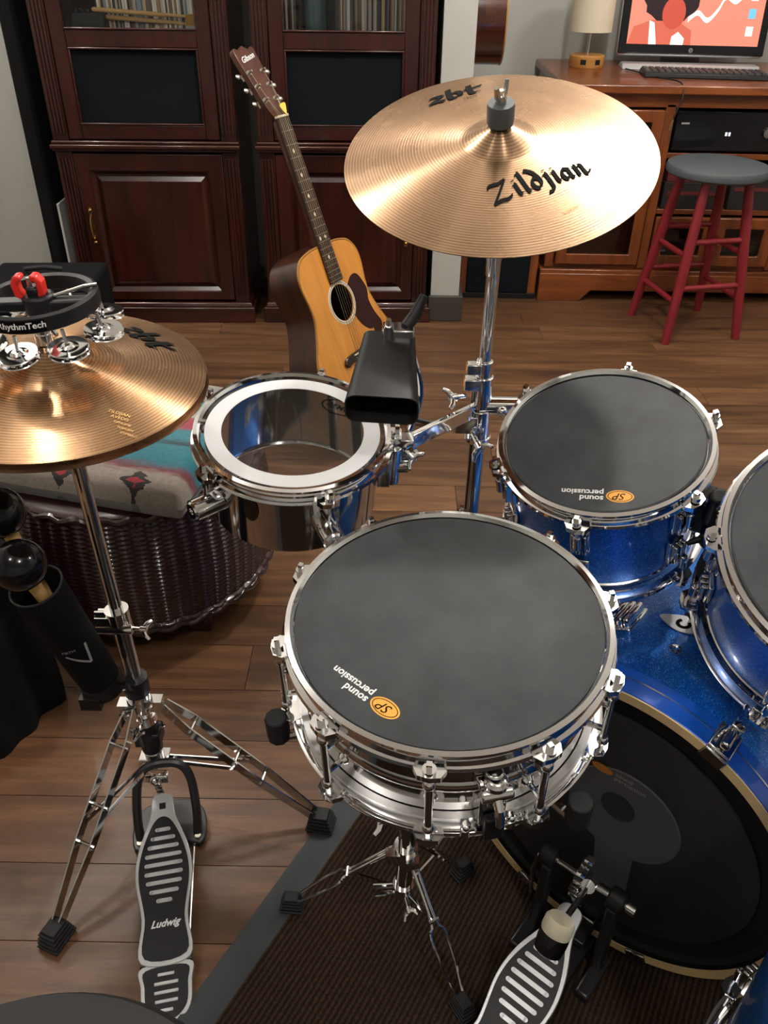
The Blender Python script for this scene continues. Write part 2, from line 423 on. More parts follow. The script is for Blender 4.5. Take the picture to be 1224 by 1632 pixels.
# diamonds in the grey band
d1 = nd(m, 'ShaderNodeMath', operation='PINGPONG'); d1.inputs[1].default_value = .075; lk(m, sx.outputs[0], d1.inputs[0])
d2 = nd(m, 'ShaderNodeMath', operation='ADD'); lk(m, sx.outputs[1], d2.inputs[0]); d2.inputs[1].default_value = .178
d3 = nd(m, 'ShaderNodeMath', operation='ABSOLUTE'); lk(m, d2.outputs[0], d3.inputs[0])
d4 = nd(m, 'ShaderNodeMath', operation='MULTIPLY_ADD'); d4.inputs[1].default_value = 1.2; lk(m, d3.outputs[0], d4.inputs[0])
d5 = nd(m, 'ShaderNodeMath', operation='MULTIPLY_ADD'); d5.inputs[1].default_value = .05; lk(m, na.outputs[0], d5.inputs[0]); lk(m, d1.outputs[0], d5.inputs[2]); d6 = nd(m, 'ShaderNodeMath', operation='SUBTRACT'); d6.inputs[1].default_value = .022; lk(m, d5.outputs[0], d6.inputs[0]); lk(m, d6.outputs[0], d4.inputs[2])
rd = ramp(m, d4.outputs[0], [(.0, (1, 1, 1, 1)), (.014, (1, 1, 1, 1)), (.015, (.4, .4, .4, 1)), (.027, (.4, .4, .4, 1)), (.028, (0, 0, 0, 1))]); rd.color_ramp.interpolation = 'CONSTANT'
mc = ramp(m, rd.outputs[0], [(.0, '#8a8178'), (.3, '#2a2625'), (.7, '#8d2a33')]); mc.color_ramp.interpolation = 'CONSTANT'
fx = nd(m, 'ShaderNodeMath', operation='GREATER_THAN'); fx.inputs[1].default_value = .2; lk(m, rd.outputs[0], fx.inputs[0])
mixc = nd(m, 'ShaderNodeMix', data_type='RGBA'); lk(m, fx.outputs[0], mixc.inputs[0]); lk(m, rp.outputs[0], mixc.inputs[6]); lk(m, mc.outputs[0], mixc.inputs[7])
nv = noise(m, coords(m, 'Object', (1, 1, 1)), 120, 3); hv = nd(m, 'ShaderNodeHueSaturation'); mrv = nd(m, 'ShaderNodeMapRange'); mrv.inputs['To Min'].default_value = .7; mrv.inputs['To Max'].default_value = 1.25
lk(m, nv.outputs[0], mrv.inputs[0]); lk(m, mrv.outputs[0], hv.inputs['Value']); lk(m, mixc.outputs[2], hv.inputs['Color']); lk(m, hv.outputs[0], bsdf(m).inputs['Base Color'])
bump(m, nv.outputs[0], .5, .002)

# ================================================================== the room
def structure(o): o['kind'] = 'structure'; return o
XL, XR, YB, YF = -2.4, 2.9, -2.2, 4.06
fl_ = structure(MB().box(((XL + XR) / 2, (YB + YF) / 2, -.016), (XR - XL, YF - YB, .02)).build('floor', 'subfloor', flat=True))
PW, PL = .127, 1.22
plank_me = None
row = 0; y = -.75
while y < YF - .02:
    x = XL + .01 - random.uniform(.1, 1.1)
    while x < XR:
        x0, x1 = max(x, XL), min(x + PL, XR)
        y1 = min(y + PW, YF)
        if x1 - x0 > .05:
            full = abs((x1 - x0) - PL) < 1e-6 and abs(y1 - y - PW) < 1e-6
            if full and plank_me:
                o = bpy.data.objects.new('plank', plank_me); COL.objects.link(o); o.parent = fl_
            else:
                w, d = x1 - x0 - .0003, y1 - y - .0003
                o = MB().box((0, 0, -.0035), (w, d, .007), taper=((w - .0012) / w, (d - .0012) / d)).build('plank', 'floor_board', fl_, flat=True)
                if full: plank_me = o.data
            o.matrix_local = at((x0 + x1) / 2, (y + y1) / 2, 0)
        x += PL
    y += PW; row += 1
def wall(name, x0, x1, y0, y1, z1=CEIL, z0=0., m='wall_paint'):
    return structure(MB().box(((x0 + x1) / 2, (y0 + y1) / 2, (z0 + z1) / 2), (x1 - x0, y1 - y0, z1 - z0)).build(name, m, flat=True))
wall('wall_back', XL, .165, 3.545, 3.66)
wall('wall_end', .166, .274, 3.11, 4.06)            # end of the partition beside the right-hand cabinet
wall('wall_far', .274, XR, 4.06, 4.16)
wall('wall_left', XL - .1, XL, YB, 3.66)
wall('wall_right', XR, XR + .1, YB, 4.16)
wall('wall_rear', XL - .1, XR + .1, YB - .1, YB)
structure(MB().box(((XL + XR) / 2, (YB + YF) / 2, CEIL + .03), (XR - XL + .2, YF - YB + .3, .06)).build('ceiling', 'ceiling_paint', flat=True))
bb = MB(); bb.box((.224, 3.102, .05), (.132, .016, .10)); bb.box((.282, 3.58, .05), (.016, .94, .10))
structure(bb.build('baseboard_end', 'baseboard_paint', bevel=.003))
structure(MB().box((1.58, 4.052, .05), (2.6, .016, .10)).build('baseboard_far', 'baseboard_paint', bevel=.003))
trim_me = lens_me = None
for i, (lx, ly, w) in enumerate(LAMPS):  # unseen fixtures; dome shape made up so light also reaches the ceiling
    r = empty('unseen_ceiling_light', at(lx, ly, CEIL))
    tag(r, 'unseen ceiling light, given a round white dome shape', 'ceiling light', 'dome lights on the ceiling')
    if trim_me is None:
        trim_me = MB().lathe([(.0, 0), (.085, 0), (.085, -.018), (.070, -.022), (0, -.022)], 40).build('trim_ring', 'white_trim', r)
        lens_me = MB().lathe([(.068, -.022), (.066, -.036), (.050, -.050), (.025, -.057), (0, -.059)], 32).build('lens', 'lamp_glow', r)
    else:
        copy_child(trim_me, r); copy_child(lens_me, r)
    ld = bpy.data.lights.new('lamp', 'POINT'); ld.shadow_soft_size = .055; ld.energy = w * LAMP_GAIN; ld.color = LAMP_COL
    lo = bpy.data.objects.new('lamp_light', ld); COL.objects.link(lo); lo.parent = r; lo.location = (0, 0, -.12)

# ================================================================== tall cabinets
def rect(x0, x1, y0, y1): return [(x0, y0), (x1, y0), (x1, y1), (x0, y1)]
XZ = Matrix(((1, 0, 0, 0), (0, 0, 1, 0), (0, 1, 0, 0), (0, 0, 0, 1)))   # 2D (x, z) outlines, thickness along y
def cabinet(M0, W, label, handle):
    """local: x across, y to the back (front face at 0), z up"""
    t = empty('display_cabinet', M0); tag(t, label, 'cabinet', 'tall mahogany cabinets')
    D, HT = .44, 1.98; h = W / 2
    b = MB()
    b.box((-h + .01, D / 2 + .01, HT / 2 + .03), (.02, D - .02, HT - .06)); b.box((h - .01, D / 2 + .01, HT / 2 + .03), (.02, D - .02, HT - .06))
    b.box((0, D - .006, HT / 2 + .03), (W - .04, .012, HT - .06)); b.box((0, D / 2 + .02, .965), (W - .04, D - .06, .016)); b.box((0, D / 2, HT - .01), (W, D, .02))
    b.box((0, D / 2 + .02, .63), (W - .04, D - .06, .03)); b.box((0, D / 2 + .02, .085), (W - .04, D - .06, .02)); b.box((0, D / 2 + .02, 1.33), (W - .04, D - .06, .016))
    b.build('body', 'mahogany', t, bevel=.002)
    for s in (-1, 1):
        p = MB(); x = s * (h - .027)
        for z0, z1 in ((.075, .612), (.648, HT - .08)):
            p.box((x, .012, (z0 + z1) / 2), (.054, .024, z1 - z0))
        pil = p.build('pilaster', 'mahogany', t, bevel=.002)
        for k in range(4):
            for z0, z1 in ((.10, .59), (.67, HT - .1)):
                xx = x + (k - 1.5) * .0115
                MB().cyl((xx, -.001, z0), (xx, -.001, z1), .0042, n=8).build('reed', 'mahogany', pil)
    # plinth, ledge, cornice
    p = MB(); p.box((0, D / 2 - .008, .030), (W + .036, D + .03, .060)); p.box((0, D / 2 - .004, .067), (W + .024, D + .018, .016), taper=(.975, .97)); p.build('plinth', 'mahogany_h', t, bevel=.004)
    p = MB(); p.box((0, .006, .619), (W + .012, .036, .010)); p.box((0, .002, .631), (W + .020, .05, .014)); p.box((0, .006, .643), (W + .012, .034, .010)); p.build('ledge_moulding', 'mahogany_h', t, bevel=.004)
    p = MB(); p.box((0, D / 2 - .01, HT - .05), (W + .02, D + .02, .06)); p.box((0, D / 2 - .02, HT), (W + .034, D + .05, .05)); p.build('cornice', 'mahogany_h', t, bevel=.006)
    # upper door
    i = h - .056; si = i - .048
    d = MB()
    for s in (-1, 1): d.box((s * (i - .024), .010, (.652 + 1.88) / 2), (.047, .022, 1.88 - .652))
    for z0, z1 in ((.652, .697), (.928, .978), (1.82, 1.88)): d.box((0, .011, (z0 + z1) / 2), (2 * si + .002, .020, z1 - z0))
    up = d.build('upper_door', 'mahogany', t, bevel=.003)
    MB().box((0, .016, .8125), (2 * si + .006, .006, .235)).build('cloth_panel', 'grille_cloth', up, flat=True)
    p = MB()
    for z in (.928, .697, .978): p.box((0, .002, z + (.003 if z < .9 or z > .95 else -.003)), (2 * si, .010, .006))
    for s in (-1, 1): p.box((s * (si - .003), .004, .8125), (.006, .010, .231))
    p.build('bead', 'mahogany_h', up, bevel=.002)
    MB().box((0, .013, 1.399), (2 * si + .006, .004, .846)).build('glass_pane', 'glass', up, flat=True)
    # lower door with raised panel
    MB().frame(rect(-i, i, .084, .606), rect(-.208, .208, .118, .548), -.002, .022, XZ).build('lower_door', 'mahogany', t, bevel=.003)
    ld_ = [c for c in t.children if c.name.startswith('lower_door')][-1]
    P = [(-.208, .118), (.208, .118), (.208, .548), (-.208, .548)]
    def ring(k, yy): return [(x - math.copysign(k, x), yy, z + (k if z < .3 else -k)) for x, z in P]
    vv = ring(0, .006) + ring(.012, .016) + ring(.016, .016) + ring(.034, .004)
    ff = [(a * 4 + q, a * 4 + (q + 1) % 4, (a + 1) * 4 + (q + 1) % 4, (a + 1) * 4 + q) for a in range(3) for q in range(4)] + [(12, 13, 14, 15)]
    MB().add(vv, ff).build('raised_panel', 'mahogany', ld_, flat=True)
    hx = handle * (i - .026)
    hb = MB(); hb.lathe([(0, 0), (.007, .001), (.005, .006), (0, .008)], 12, at(hx, -.003, .415) @ Matrix.Rotation(PI / 2, 4, 'X')); hb.lathe([(0, 0), (.007, .001), (.005, .006), (0, .008)], 12, at(hx, -.003, .300) @ Matrix.Rotation(PI / 2, 4, 'X'))
    hb.prism([(hx + dx, z) for dx, z in ((-.006, .29), (.004, .29), (.007, .30), (.003, .325), (.004, .345), (.009, .357), (.004, .37), (.003, .39), (.007, .415), (.003, .428), (-.003, .428), (-.007, .415), (-.003, .39), (-.004, .37), (-.009, .357), (-.004, .345), (-.003, .325), (-.007, .30))], -.004, -.0015, XZ)
    hb.tube([(hx, -.004, .315), (hx, -.016, .325), (hx, -.02, .357), (hx, -.016, .389), (hx, -.004, .399)], [.002, .003, .005, .003, .002], 8)
    hb.build('handle', 'brass', ld_)['label'] = 'ornate brass handle'
    return t
ML, MR = at(-.840, 3.055, 0, rad(2.4)), at(-.155, 3.085, 0, rad(2.4))
CL = cabinet(ML, .625, 'dark mahogany cabinet with drumsticks behind its glass, nearest the left wall', -1)
CR = cabinet(MR, .602, 'dark mahogany cabinet behind the acoustic guitar with a teal candle inside', 1)
# record sleeves behind the glass
def sleeves(cab, x0, x1, grp, label):
    x = x0; protos = {}
    while x < x1:
        w = random.choice((.004, .005, .006, .008, .011)); k = random.randrange(8); key = (w, k)
        M_ = cab @ at(x + w / 2, .245 + random.uniform(-.008, .008), .9735)
        if key in protos:
            o = protos[key].copy(); COL.objects.link(o)
        else:
            o = MB().box((0, 0, .155), (w * .9, .25, .31)).build('record_sleeve', 'sleeve_%d' % k, flat=True); protos[key] = o
        o.matrix_local = M_; tag(o, label, 'record', grp); x += w + .0004
sleeves(ML, -.13, .262, 'records behind the left cabinet glass', 'thin record sleeve upright in the row behind the drumsticks')
sleeves(MR, -.245, -.165, 'records left of the candle', 'thin record sleeve upright to the left of the candle jar')
sleeves(MR, -.03, .24, 'records right of the candle', 'thin record sleeve upright to the right of the candle jar')
o = MB().lathe([(0, 0), (.046, 0), (.050, .005), (.050, .105), (.0475, .105), (.0475, .078), (0, .078)], 36).build('candle_jar', 'candle_teal', M=MR @ at(-.095, .10, .9735)); tag(o, 'teal candle in a round glass jar behind the cabinet glass', 'candle')
MB().lathe([(.0504, .004), (.0515, .004), (.0515, .125), (.0504, .125)], 36, closed=True).build('jar', 'glass', o)
for k, (za, zb, lb) in enumerate(((.055, .035, 'pale wooden drumstick lying higher across the shelf of the left cabinet'), (.035, .012, 'pale wooden drumstick lying lower across the shelf of the left cabinet'))):
    p0, p1 = V((-.13, .075 + .02 * k, .9735 + za)), V((.19, .10 + .02 * k, .9735 + zb))
    pts = [p0.lerp(p1, s) for s in (0, .02, .5, .85, .97, 1)]
    o = MB().tube(pts, [.005, .0072, .0072, .005, .0045, .002], 12).build('drumstick', 'pale_wood'); o.matrix_local = ML; tag(o, lb, 'drumstick', 'drumsticks in the left cabinet')
o = MB().box((-.145, .10, .9735 + .024), (.11, .09, .048), taper=(.95, .8)).build('effects_box', 'black_plastic', bevel=.003, M=ML.copy()); tag(o, 'small black box with knobs on the left cabinet shelf', 'effects box')
for k in range(5): MB().cyl((-.185 + k * .02, .085, 1.021), (-.185 + k * .02, .085, 1.030), .006, .005, 12).build('knob', 'key_black', o)
o = MB().box((.208, .10, .9735 + .021), (.075, .075, .042)).build('tape_box', 'yellow_box', bevel=.004, M=ML.copy()); tag(o, 'small amber yellow box at the right end of the left cabinet shelf', 'box')
MB().box((.208, .062, .9735 + .007), (.076, .002, .012)).build('label_strip', 'paper', o, flat=True)
# tall black case and white board wedged between wall and cabinet
o = MB().prism([(-.03, 0), (.028, 0), (.028, 1.25), (.01, 1.55), (-.03, 1.55)], -.16, .16, at(-1.245, 3.26, 0) @ XZ).build('instrument_case', 'black_fabric', bevel=.012); tag(o, 'tall slim black case standing between grey wall and cabinet', 'case')
o = MB().prism([(-.004, 0), (.004, 0), (.004, .42), (-.004, .42)], -.12, .12, at(-1.205, 3.22, 0) @ XZ).build('white_board', 'paper', flat=True); tag(o, 'thin white board on edge beside the tall black case', 'board')
# small black amplifier behind the hi-hat
t = empty('amplifier', at(-1.14, 2.70, 0, rad(4))); tag(t, 'small black amplifier box on the floor behind the hi-hat', 'amplifier')
MB().box((0, 0, .15), (.36, .26, .30)).build('cabinet_box', 'black_fabric', t, bevel=.012)
MB().box((0, -.131, .13), (.31, .006, .20)).build('grille', 'grille_cloth', t, bevel=.002)
MB().box((0, -.130, .265), (.32, .008, .035)).build('control_panel', 'black_plastic', t, bevel=.002)
MB().tube([(-.06, 0, .299), (-.06, 0, .318), (0, 0, .324), (.06, 0, .318), (.06, 0, .299)], .008, 8).build('carry_handle', 'rubber', t)
t = empty('music_stand', at(-1.38, 2.50, 0)); tag(t, 'dark wedge top of a small black stand beside the amplifier', 'stand')
MB().cyl((0, 0, .0), (0, 0, .33), .010, n=12).build('post', 'black_metal', t); MB().lathe([(0, 0), (.09, 0), (.085, .012), (.02, .02), (0, .02)], 24).build('base', 'black_metal', t)
MB().prism([(-.05, .30), (.05, .31), (.06, .37), (.02, .35)], -.03, .03, XZ).build('top_wedge', 'black_metal', t, bevel=.004)

# ================================================================== desk
DX0, DX1, DY0, DY1, DH = .635, 2.15, 3.345, 4.03, .81
t = empty('media_desk', at(0, 0, 0)); tag(t, 'cherry wood media desk with open shelves under the computer', 'desk')
MB().box(((DX0 + DX1) / 2, (DY0 + DY1) / 2 - .005, DH - .016), (DX1 - DX0 + .03, DY1 - DY0 + .03, .032)).build('desk_top', 'cherry', t, bevel=.006)
b = MB(); b.box(((DX0 + DX1) / 2, (DY0 + DY1) / 2, .755), (DX1 - DX0, DY1 - DY0 - .02, .045)); b.box(((DX0 + DX1) / 2, DY1 - .01, .45), (DX1 - DX0, .015, .62))
b.box(((DX0 + DX1) / 2, (DY0 + DY1) / 2 + .01, .137), (DX1 - DX0, DY1 - DY0 - .03, .02))
b.build('carcass', 'cherry', t, bevel=.002)
POSTS = (DX0 + .018, 1.03, 1.55, DX1 - .018)
for x in POSTS: MB().box((x, (DY0 + DY1) / 2, .44), (.036, DY1 - DY0 - .02, .61)).build('upright', 'cherry_v', t, bevel=.003)
for x0, x1, z in ((1.048, 1.532, .562), (1.048, 1.532, .355), (1.568, DX1 - .036, .562), (1.568, DX1 - .036, .355)):
    MB().box(((x0 + x1) / 2, (DY0 + DY1) / 2 + .01, z), (x1 - x0, DY1 - DY0 - .05, .02)).build('shelf', 'cherry', t, bevel=.002)
def glass_door(x0, x1, z0, z1, knob):
    d = MB().frame(rect(x0, x1, z0, z1), rect(x0 + .042, x1 - .042, z0 + .042, z1 - .042), DY0 - .004, DY0 + .018, XZ).build('door', 'cherry_v', t, bevel=.004)
    MB().box(((x0 + x1) / 2, DY0 + .008, (z0 + z1) / 2), (x1 - x0 - .08, .004, z1 - z0 - .08)).build('door_pane', 'glass', d, flat=True)
    MB().lathe([(0, 0), (.006, 0), (.005, .008), (.010, .014), (.006, .02), (0, .021)], 12, Matrix.Translation((knob, DY0 - .004, (z0 + z1) / 2)) @ Matrix.Rotation(PI / 2, 4, 'X')).build('knob', 'brass', d)
glass_door(DX0 + .04, 1.008, .152, .725, .985)
glass_door(1.052, 1.288, .152, .343, 1.27); glass_door(1.292, 1.528, .152, .343, 1.31); glass_door(1.572, DX1 - .04, .152, .343, 1.6)
b = MB(); b.box(((DX0 + DX1) / 2, DY0 + .02, .122), (DX1 - DX0 + .03, .05, .018))
b.prism([(DX0 - .015, 0), (DX0 + .16, 0), (DX0 + .20, .045), (DX1 - .2, .045), (DX1 - .16, 0), (DX1 + .015, 0), (DX1 + .015, .115), (DX0 - .015, .115)], DY0 - .008, DY0 + .016, XZ)
b.box((DX0 - .003, (DY0 + DY1) / 2, .058), (.02, DY1 - DY0 - .06, .115)); b.box((DX1 + .003, (DY0 + DY1) / 2, .058), (.02, DY1 - DY0 - .06, .115))
b.build('bracket_base', 'cherry', t, bevel=.003)
# hi-fi gear on the shelves
def gear(name, label, x0, x1, z, h, knobs=(), led=None, dy=.03):
    g = empty(name, at((x0 + x1) / 2, DY0 + dy + .17, z)); w = x1 - x0; tag(g, label, 'stereo')
    MB().box((0, 0, h / 2 + .008), (w, .32, h)).build('case', 'black_plastic', g, bevel=.003)
    MB().box((0, -.163, h / 2 + .008), (w, .008, h - .004)).build('front_panel', 'bezel', g, bevel=.002)
    for kx, r in knobs: MB().lathe([(0, 0), (r, 0), (r * .9, .016), (0, .016)], 24, Matrix.Translation((kx, -.167, h * .55)) @ Matrix.Rotation(PI / 2, 4, 'X')).build('knob', 'dark_chrome', g)
    for sx in (-1, 1): MB().cyl((sx * (w / 2 - .04), -.12, 0), (sx * (w / 2 - .04), -.12, .009), .012, n=14).build('foot', 'rubber', g)
    if led:
        for k in range(2): MB().box((led + k * .012, -.168, h * .5), (.006, .002, .012)).build('display_digit', 'display_led', g, flat=True)
    MB().box((-w / 2 + .035, -.168, h * .75), (.03, .001, .006)).build('badge', 'grey_print', g, flat=True)
    return g
gear('stereo_receiver', 'black stereo receiver with glowing digits on the upper desk shelf', 1.065, 1.515, .572, .14, ((.12, .018), (.18, .012)), -.03)
g = gear('disc_player', 'flat black disc player low behind the desk glass doors', 1.07, 1.50, .147, .075, (), None)
g = gear('cassette_deck', 'black cassette deck with a green light on the right-hand shelf', 1.60, 2.08, .572, .12, ((-.1, .014),), None)
MB().cyl((-.2, -.166, .03), (-.2, -.169, .03), .004, n=10).build('power_light', 'green_led', g)
for k, (x0, x1, h, mm_, lb) in enumerate(((1.07, 1.30, .10, 'box_dark', 'dark boxed set lying on the middle desk shelf'), (1.075, 1.295, .06, 'box_red', 'dull red boxed set on top of the dark one in the desk'), (1.33, 1.50, .13, 'box_dark', 'dark carton beside the boxed sets in the desk'))):
    z = .365 if k != 1 else .466
    o = MB().box(((x0 + x1) / 2, DY0 + .17, z + h / 2), (x1 - x0, .26, h)).build('storage_box', mm_, bevel=.002); tag(o, lb, 'box', 'boxes on the middle desk shelf')
    MB().box(((x0 + x1) / 2, DY0 + .0395, z + h * .6), (x1 - x0 - .03, .001, .014)).build('title_strip', 'box_red' if k != 1 else 'grey_print', o, flat=True)
# lamp
t = empty('table_lamp', at(.787, 3.80, DH)); tag(t, 'table lamp with cream drum shade and round wooden base on the desk', 'lamp')
b = MB().lathe([(0, 0), (.068, 0), (.070, .003), (.070, .040), (.066, .044), (0, .044)], 40).build('base', 'lamp_wood', t)
for a in (-1.1, -1.95): MB().box((.0695, 0, .022), (.003, .022, .018), Matrix.Rotation(a, 4, 'Z')).build('power_socket', 'black_plastic', b)
MB().cyl((0, 0, .04), (0, 0, .17), .006, n=16).build('stem', 'chrome_soft', t)
MB().lathe([(.080, .125), (.082, .125), (.082, .34), (.080, .34)], 48, closed=True).build('shade', 'cream_shade', t)
b = MB(); b.cyl((-.08, 0, .16), (.08, 0, .16), .002, n=6); b.cyl((0, -.08, .16), (0, .08, .16), .002, n=6); b.build('shade_spider', 'chrome_soft', t)
# all-in-one computer
t = empty('desktop_computer', at(1.195, 3.80, DH, rad(-4))); tag(t, 'all-in-one desktop computer with a coral picture on its screen', 'computer')
TL = Matrix.Translation((0, 0, .035)) @ Matrix.Rotation(rad(-8), 4, 'X')
MB().box((0, .012, .205), (.575, .036, .40), TL).build('housing', 'silver_paint', t, bevel=.012)
scr = MB().box((0, -.010, .208), (.572, .010, .392), TL).build('bezel', 'bezel', t, bevel=.006)
SW, SH, SZ = .512, .335, .2135
MB().box((0, -.0158, SZ), (SW, .001, SH), TL).build('screen', 'screen_coral', scr, flat=True)
def pic(name, poly, m, lv): MB().prism([(x - SW / 2, z + SZ - SH / 2) for x, z in poly], -.0168 - lv * .0004, -.0164 - lv * .0004, TL @ XZ).build(name, m, scr, flat=True)
pic('jacket_shape', [(.0, .0), (.25, .0), (.245, .05), (.20, .075), (.09, .085), (.02, .06)], 'screen_coat', 0)
pic('collar_shape', [(.085, .0), (.115, .0), (.098, .075), (.078, .082)], 'screen_white', 1)
pic('sleeve_shape', [(.17, .0), (.22, .0), (.222, .022), (.195, .045), (.172, .028)], 'screen_white', 1)
pic('hair_shape', [(.155 + .105 * math.cos(a * PI / 12) * (1 + .06 * math.sin(a * 2.3)), .150 + .075 * math.sin(a * PI / 12) * (1 + .07 * math.cos(a * 3.1))) for a in range(24)], 'screen_hair', 1)
pic('face_shape', [(.168 + .045 * math.cos(a * PI / 10), .108 + .055 * math.sin(a * PI / 10)) for a in range(20)], 'screen_skin', 2)
sm = spline([(.225, .085), (.26, .11), (.30, .085), (.335, .12), (.36, .165), (.40, .15), (.44, .19)], 5)
pic('smoke_shape', [(x, z + .010) for x, z in sm] + [(x, z - .008) for x, z in reversed(sm)], 'screen_white', 1)
for k, c in enumerate(('screen_white', 'screen_blue', 'screen_white')): pic('desktop_icon', rect(.455, .482, .035 + k * .06, .068 + k * .06), c, 1)
lg = MB().cyl((0, -.0152, .0275), (0, -.0168, .0275), .0085, n=24, M=TL).build('maker_badge', 'chrome_soft', scr)
vf = font_word('hp', .012, .25, 0, 'CENTER'); MB().add([(x, -.0172, y + .0245) for x, y in vf[0]], vf[1], TL).build('badge_letters', 'key_black', lg, flat=True)
MB().box((0, -.03, .010), (.545, .11, .020), taper=(.98, .6)).build('foot_bar', 'silver_paint', t, bevel=.005)
MB().bar((0, .06, .15), (0, .16, .004), .16, .008).build('rear_leg', 'silver_paint', t)
# keyboard
t = empty('keyboard', at(1.185, 3.56, DH, rad(-6))); tag(t, 'black computer keyboard in front of the all-in-one computer', 'keyboard')
MB().box((0, 0, .009), (.455, .15, .018), taper=(.985, .94)).build('keyboard_base', 'black_plastic', t, bevel=.004)
kp = None
for r_ in range(6):
    for c_ in range(18):
        M_ = at(-.211 + c_ * .0249, -.055 + r_ * .0215, .018)
        if kp is None: kp = MB().box((0, 0, .003), (.0205, .0175, .006), taper=(.82, .82)).build('key', 'key_black', t, flat=True, M=M_)
        else: copy_child(kp, t, M_)
o = MB().tube(spline([(.93, 3.72, DH + .004), (1.00, 3.50, DH + .004), (1.045, 3.36, DH + .006), (1.05, 3.315, DH - .03), (1.04, 3.31, .74), (1.03, 3.312, .70)], 6), .0028, 8).build('audio_cable', 'rubber'); tag(o, 'thin black cable hanging over the desk edge with a gold plug', 'cable')
MB().cyl((1.03, 3.312, .70), (1.024, 3.312, .665), .005, .004, 12).build('plug', 'brass', o)
# speaker at right of computer, red trinket
t = empty('desk_speaker', at(1.62, 3.78, DH)); tag(t, 'small black desktop speaker to the right of the computer', 'speaker')
MB().box((0, 0, .10), (.10, .12, .20), taper=(.9, .85)).build('speaker_box', 'black_plastic', t, bevel=.01); MB().lathe([(0, 0), (.036, 0), (.038, .004), (.03, .002), (0, -.004)], 28, Matrix.Translation((0, -.058, .09)) @ Matrix.Rotation(PI / 2 - .07, 4, 'X')).build('cone', 'grille_cloth', t)
o = MB().lathe([(0, 0), (.022, 0), (.026, .012), (.018, .03), (.02, .036), (0, .042)], 20).build('trinket', 'red_plastic', M=at(1.475, 3.56, DH)); tag(o, 'small glossy red trinket on the desk beyond the keyboard', 'trinket')
# floor speaker left of the desk
t = empty('floor_speaker', at(.455, 3.50, 0)); tag(t, 'black grille floor speaker with wooden sides beside the desk', 'speaker')
MB().box((0, 0, .27), (.315, .28, .54)).build('enclosure', 'cherry_v', t, bevel=.004); MB().box((-.005, -.144, .275), (.255, .012, .50)).build('grille', 'grille_cloth', t, bevel=.004); MB().box((0, -.142, .012), (.315, .01, .022)).build('kick_strip', 'black_plastic', t, bevel=.002)

# ================================================================== stool
t = empty('bar_stool', at(1.150, 3.085, 0, rad(12))); tag(t, 'round bar stool with grey seat and red painted legs', 'stool')
MB().lathe([(0, .565), (.165, .565), (.175, .572), (.177, .586), (.172, .597), (.158, .601), (0, .601)], 56).build('seat', 'stool_grey', t)
fr_ = .205; tr_ = .115; LG = [(math.cos(rad(45 + 90 * k)), math.sin(rad(45 + 90 * k))) for k in range(4)]
lg = lambda k, z: V((LG[k][0] * (fr_ + (tr_ - fr_) * z / .566), LG[k][1] * (fr_ + (tr_ - fr_) * z / .566), z))
for k in range(4):
    MB().tube([lg(k, z) for z in (.0, .10, .30, .45, .568)], [.0155, .017, .019, .018, .0155], 16).build('leg', 'red_paint', t)
for k, (za, zb) in enumerate(((.36, .20), (.31, .15), (.36, .20), (.31, .15))):
    for z in (za, zb): MB().cyl(lg(k, z), lg((k + 1) % 4, z), .0105, n=12).build('rung', 'red_paint', t)

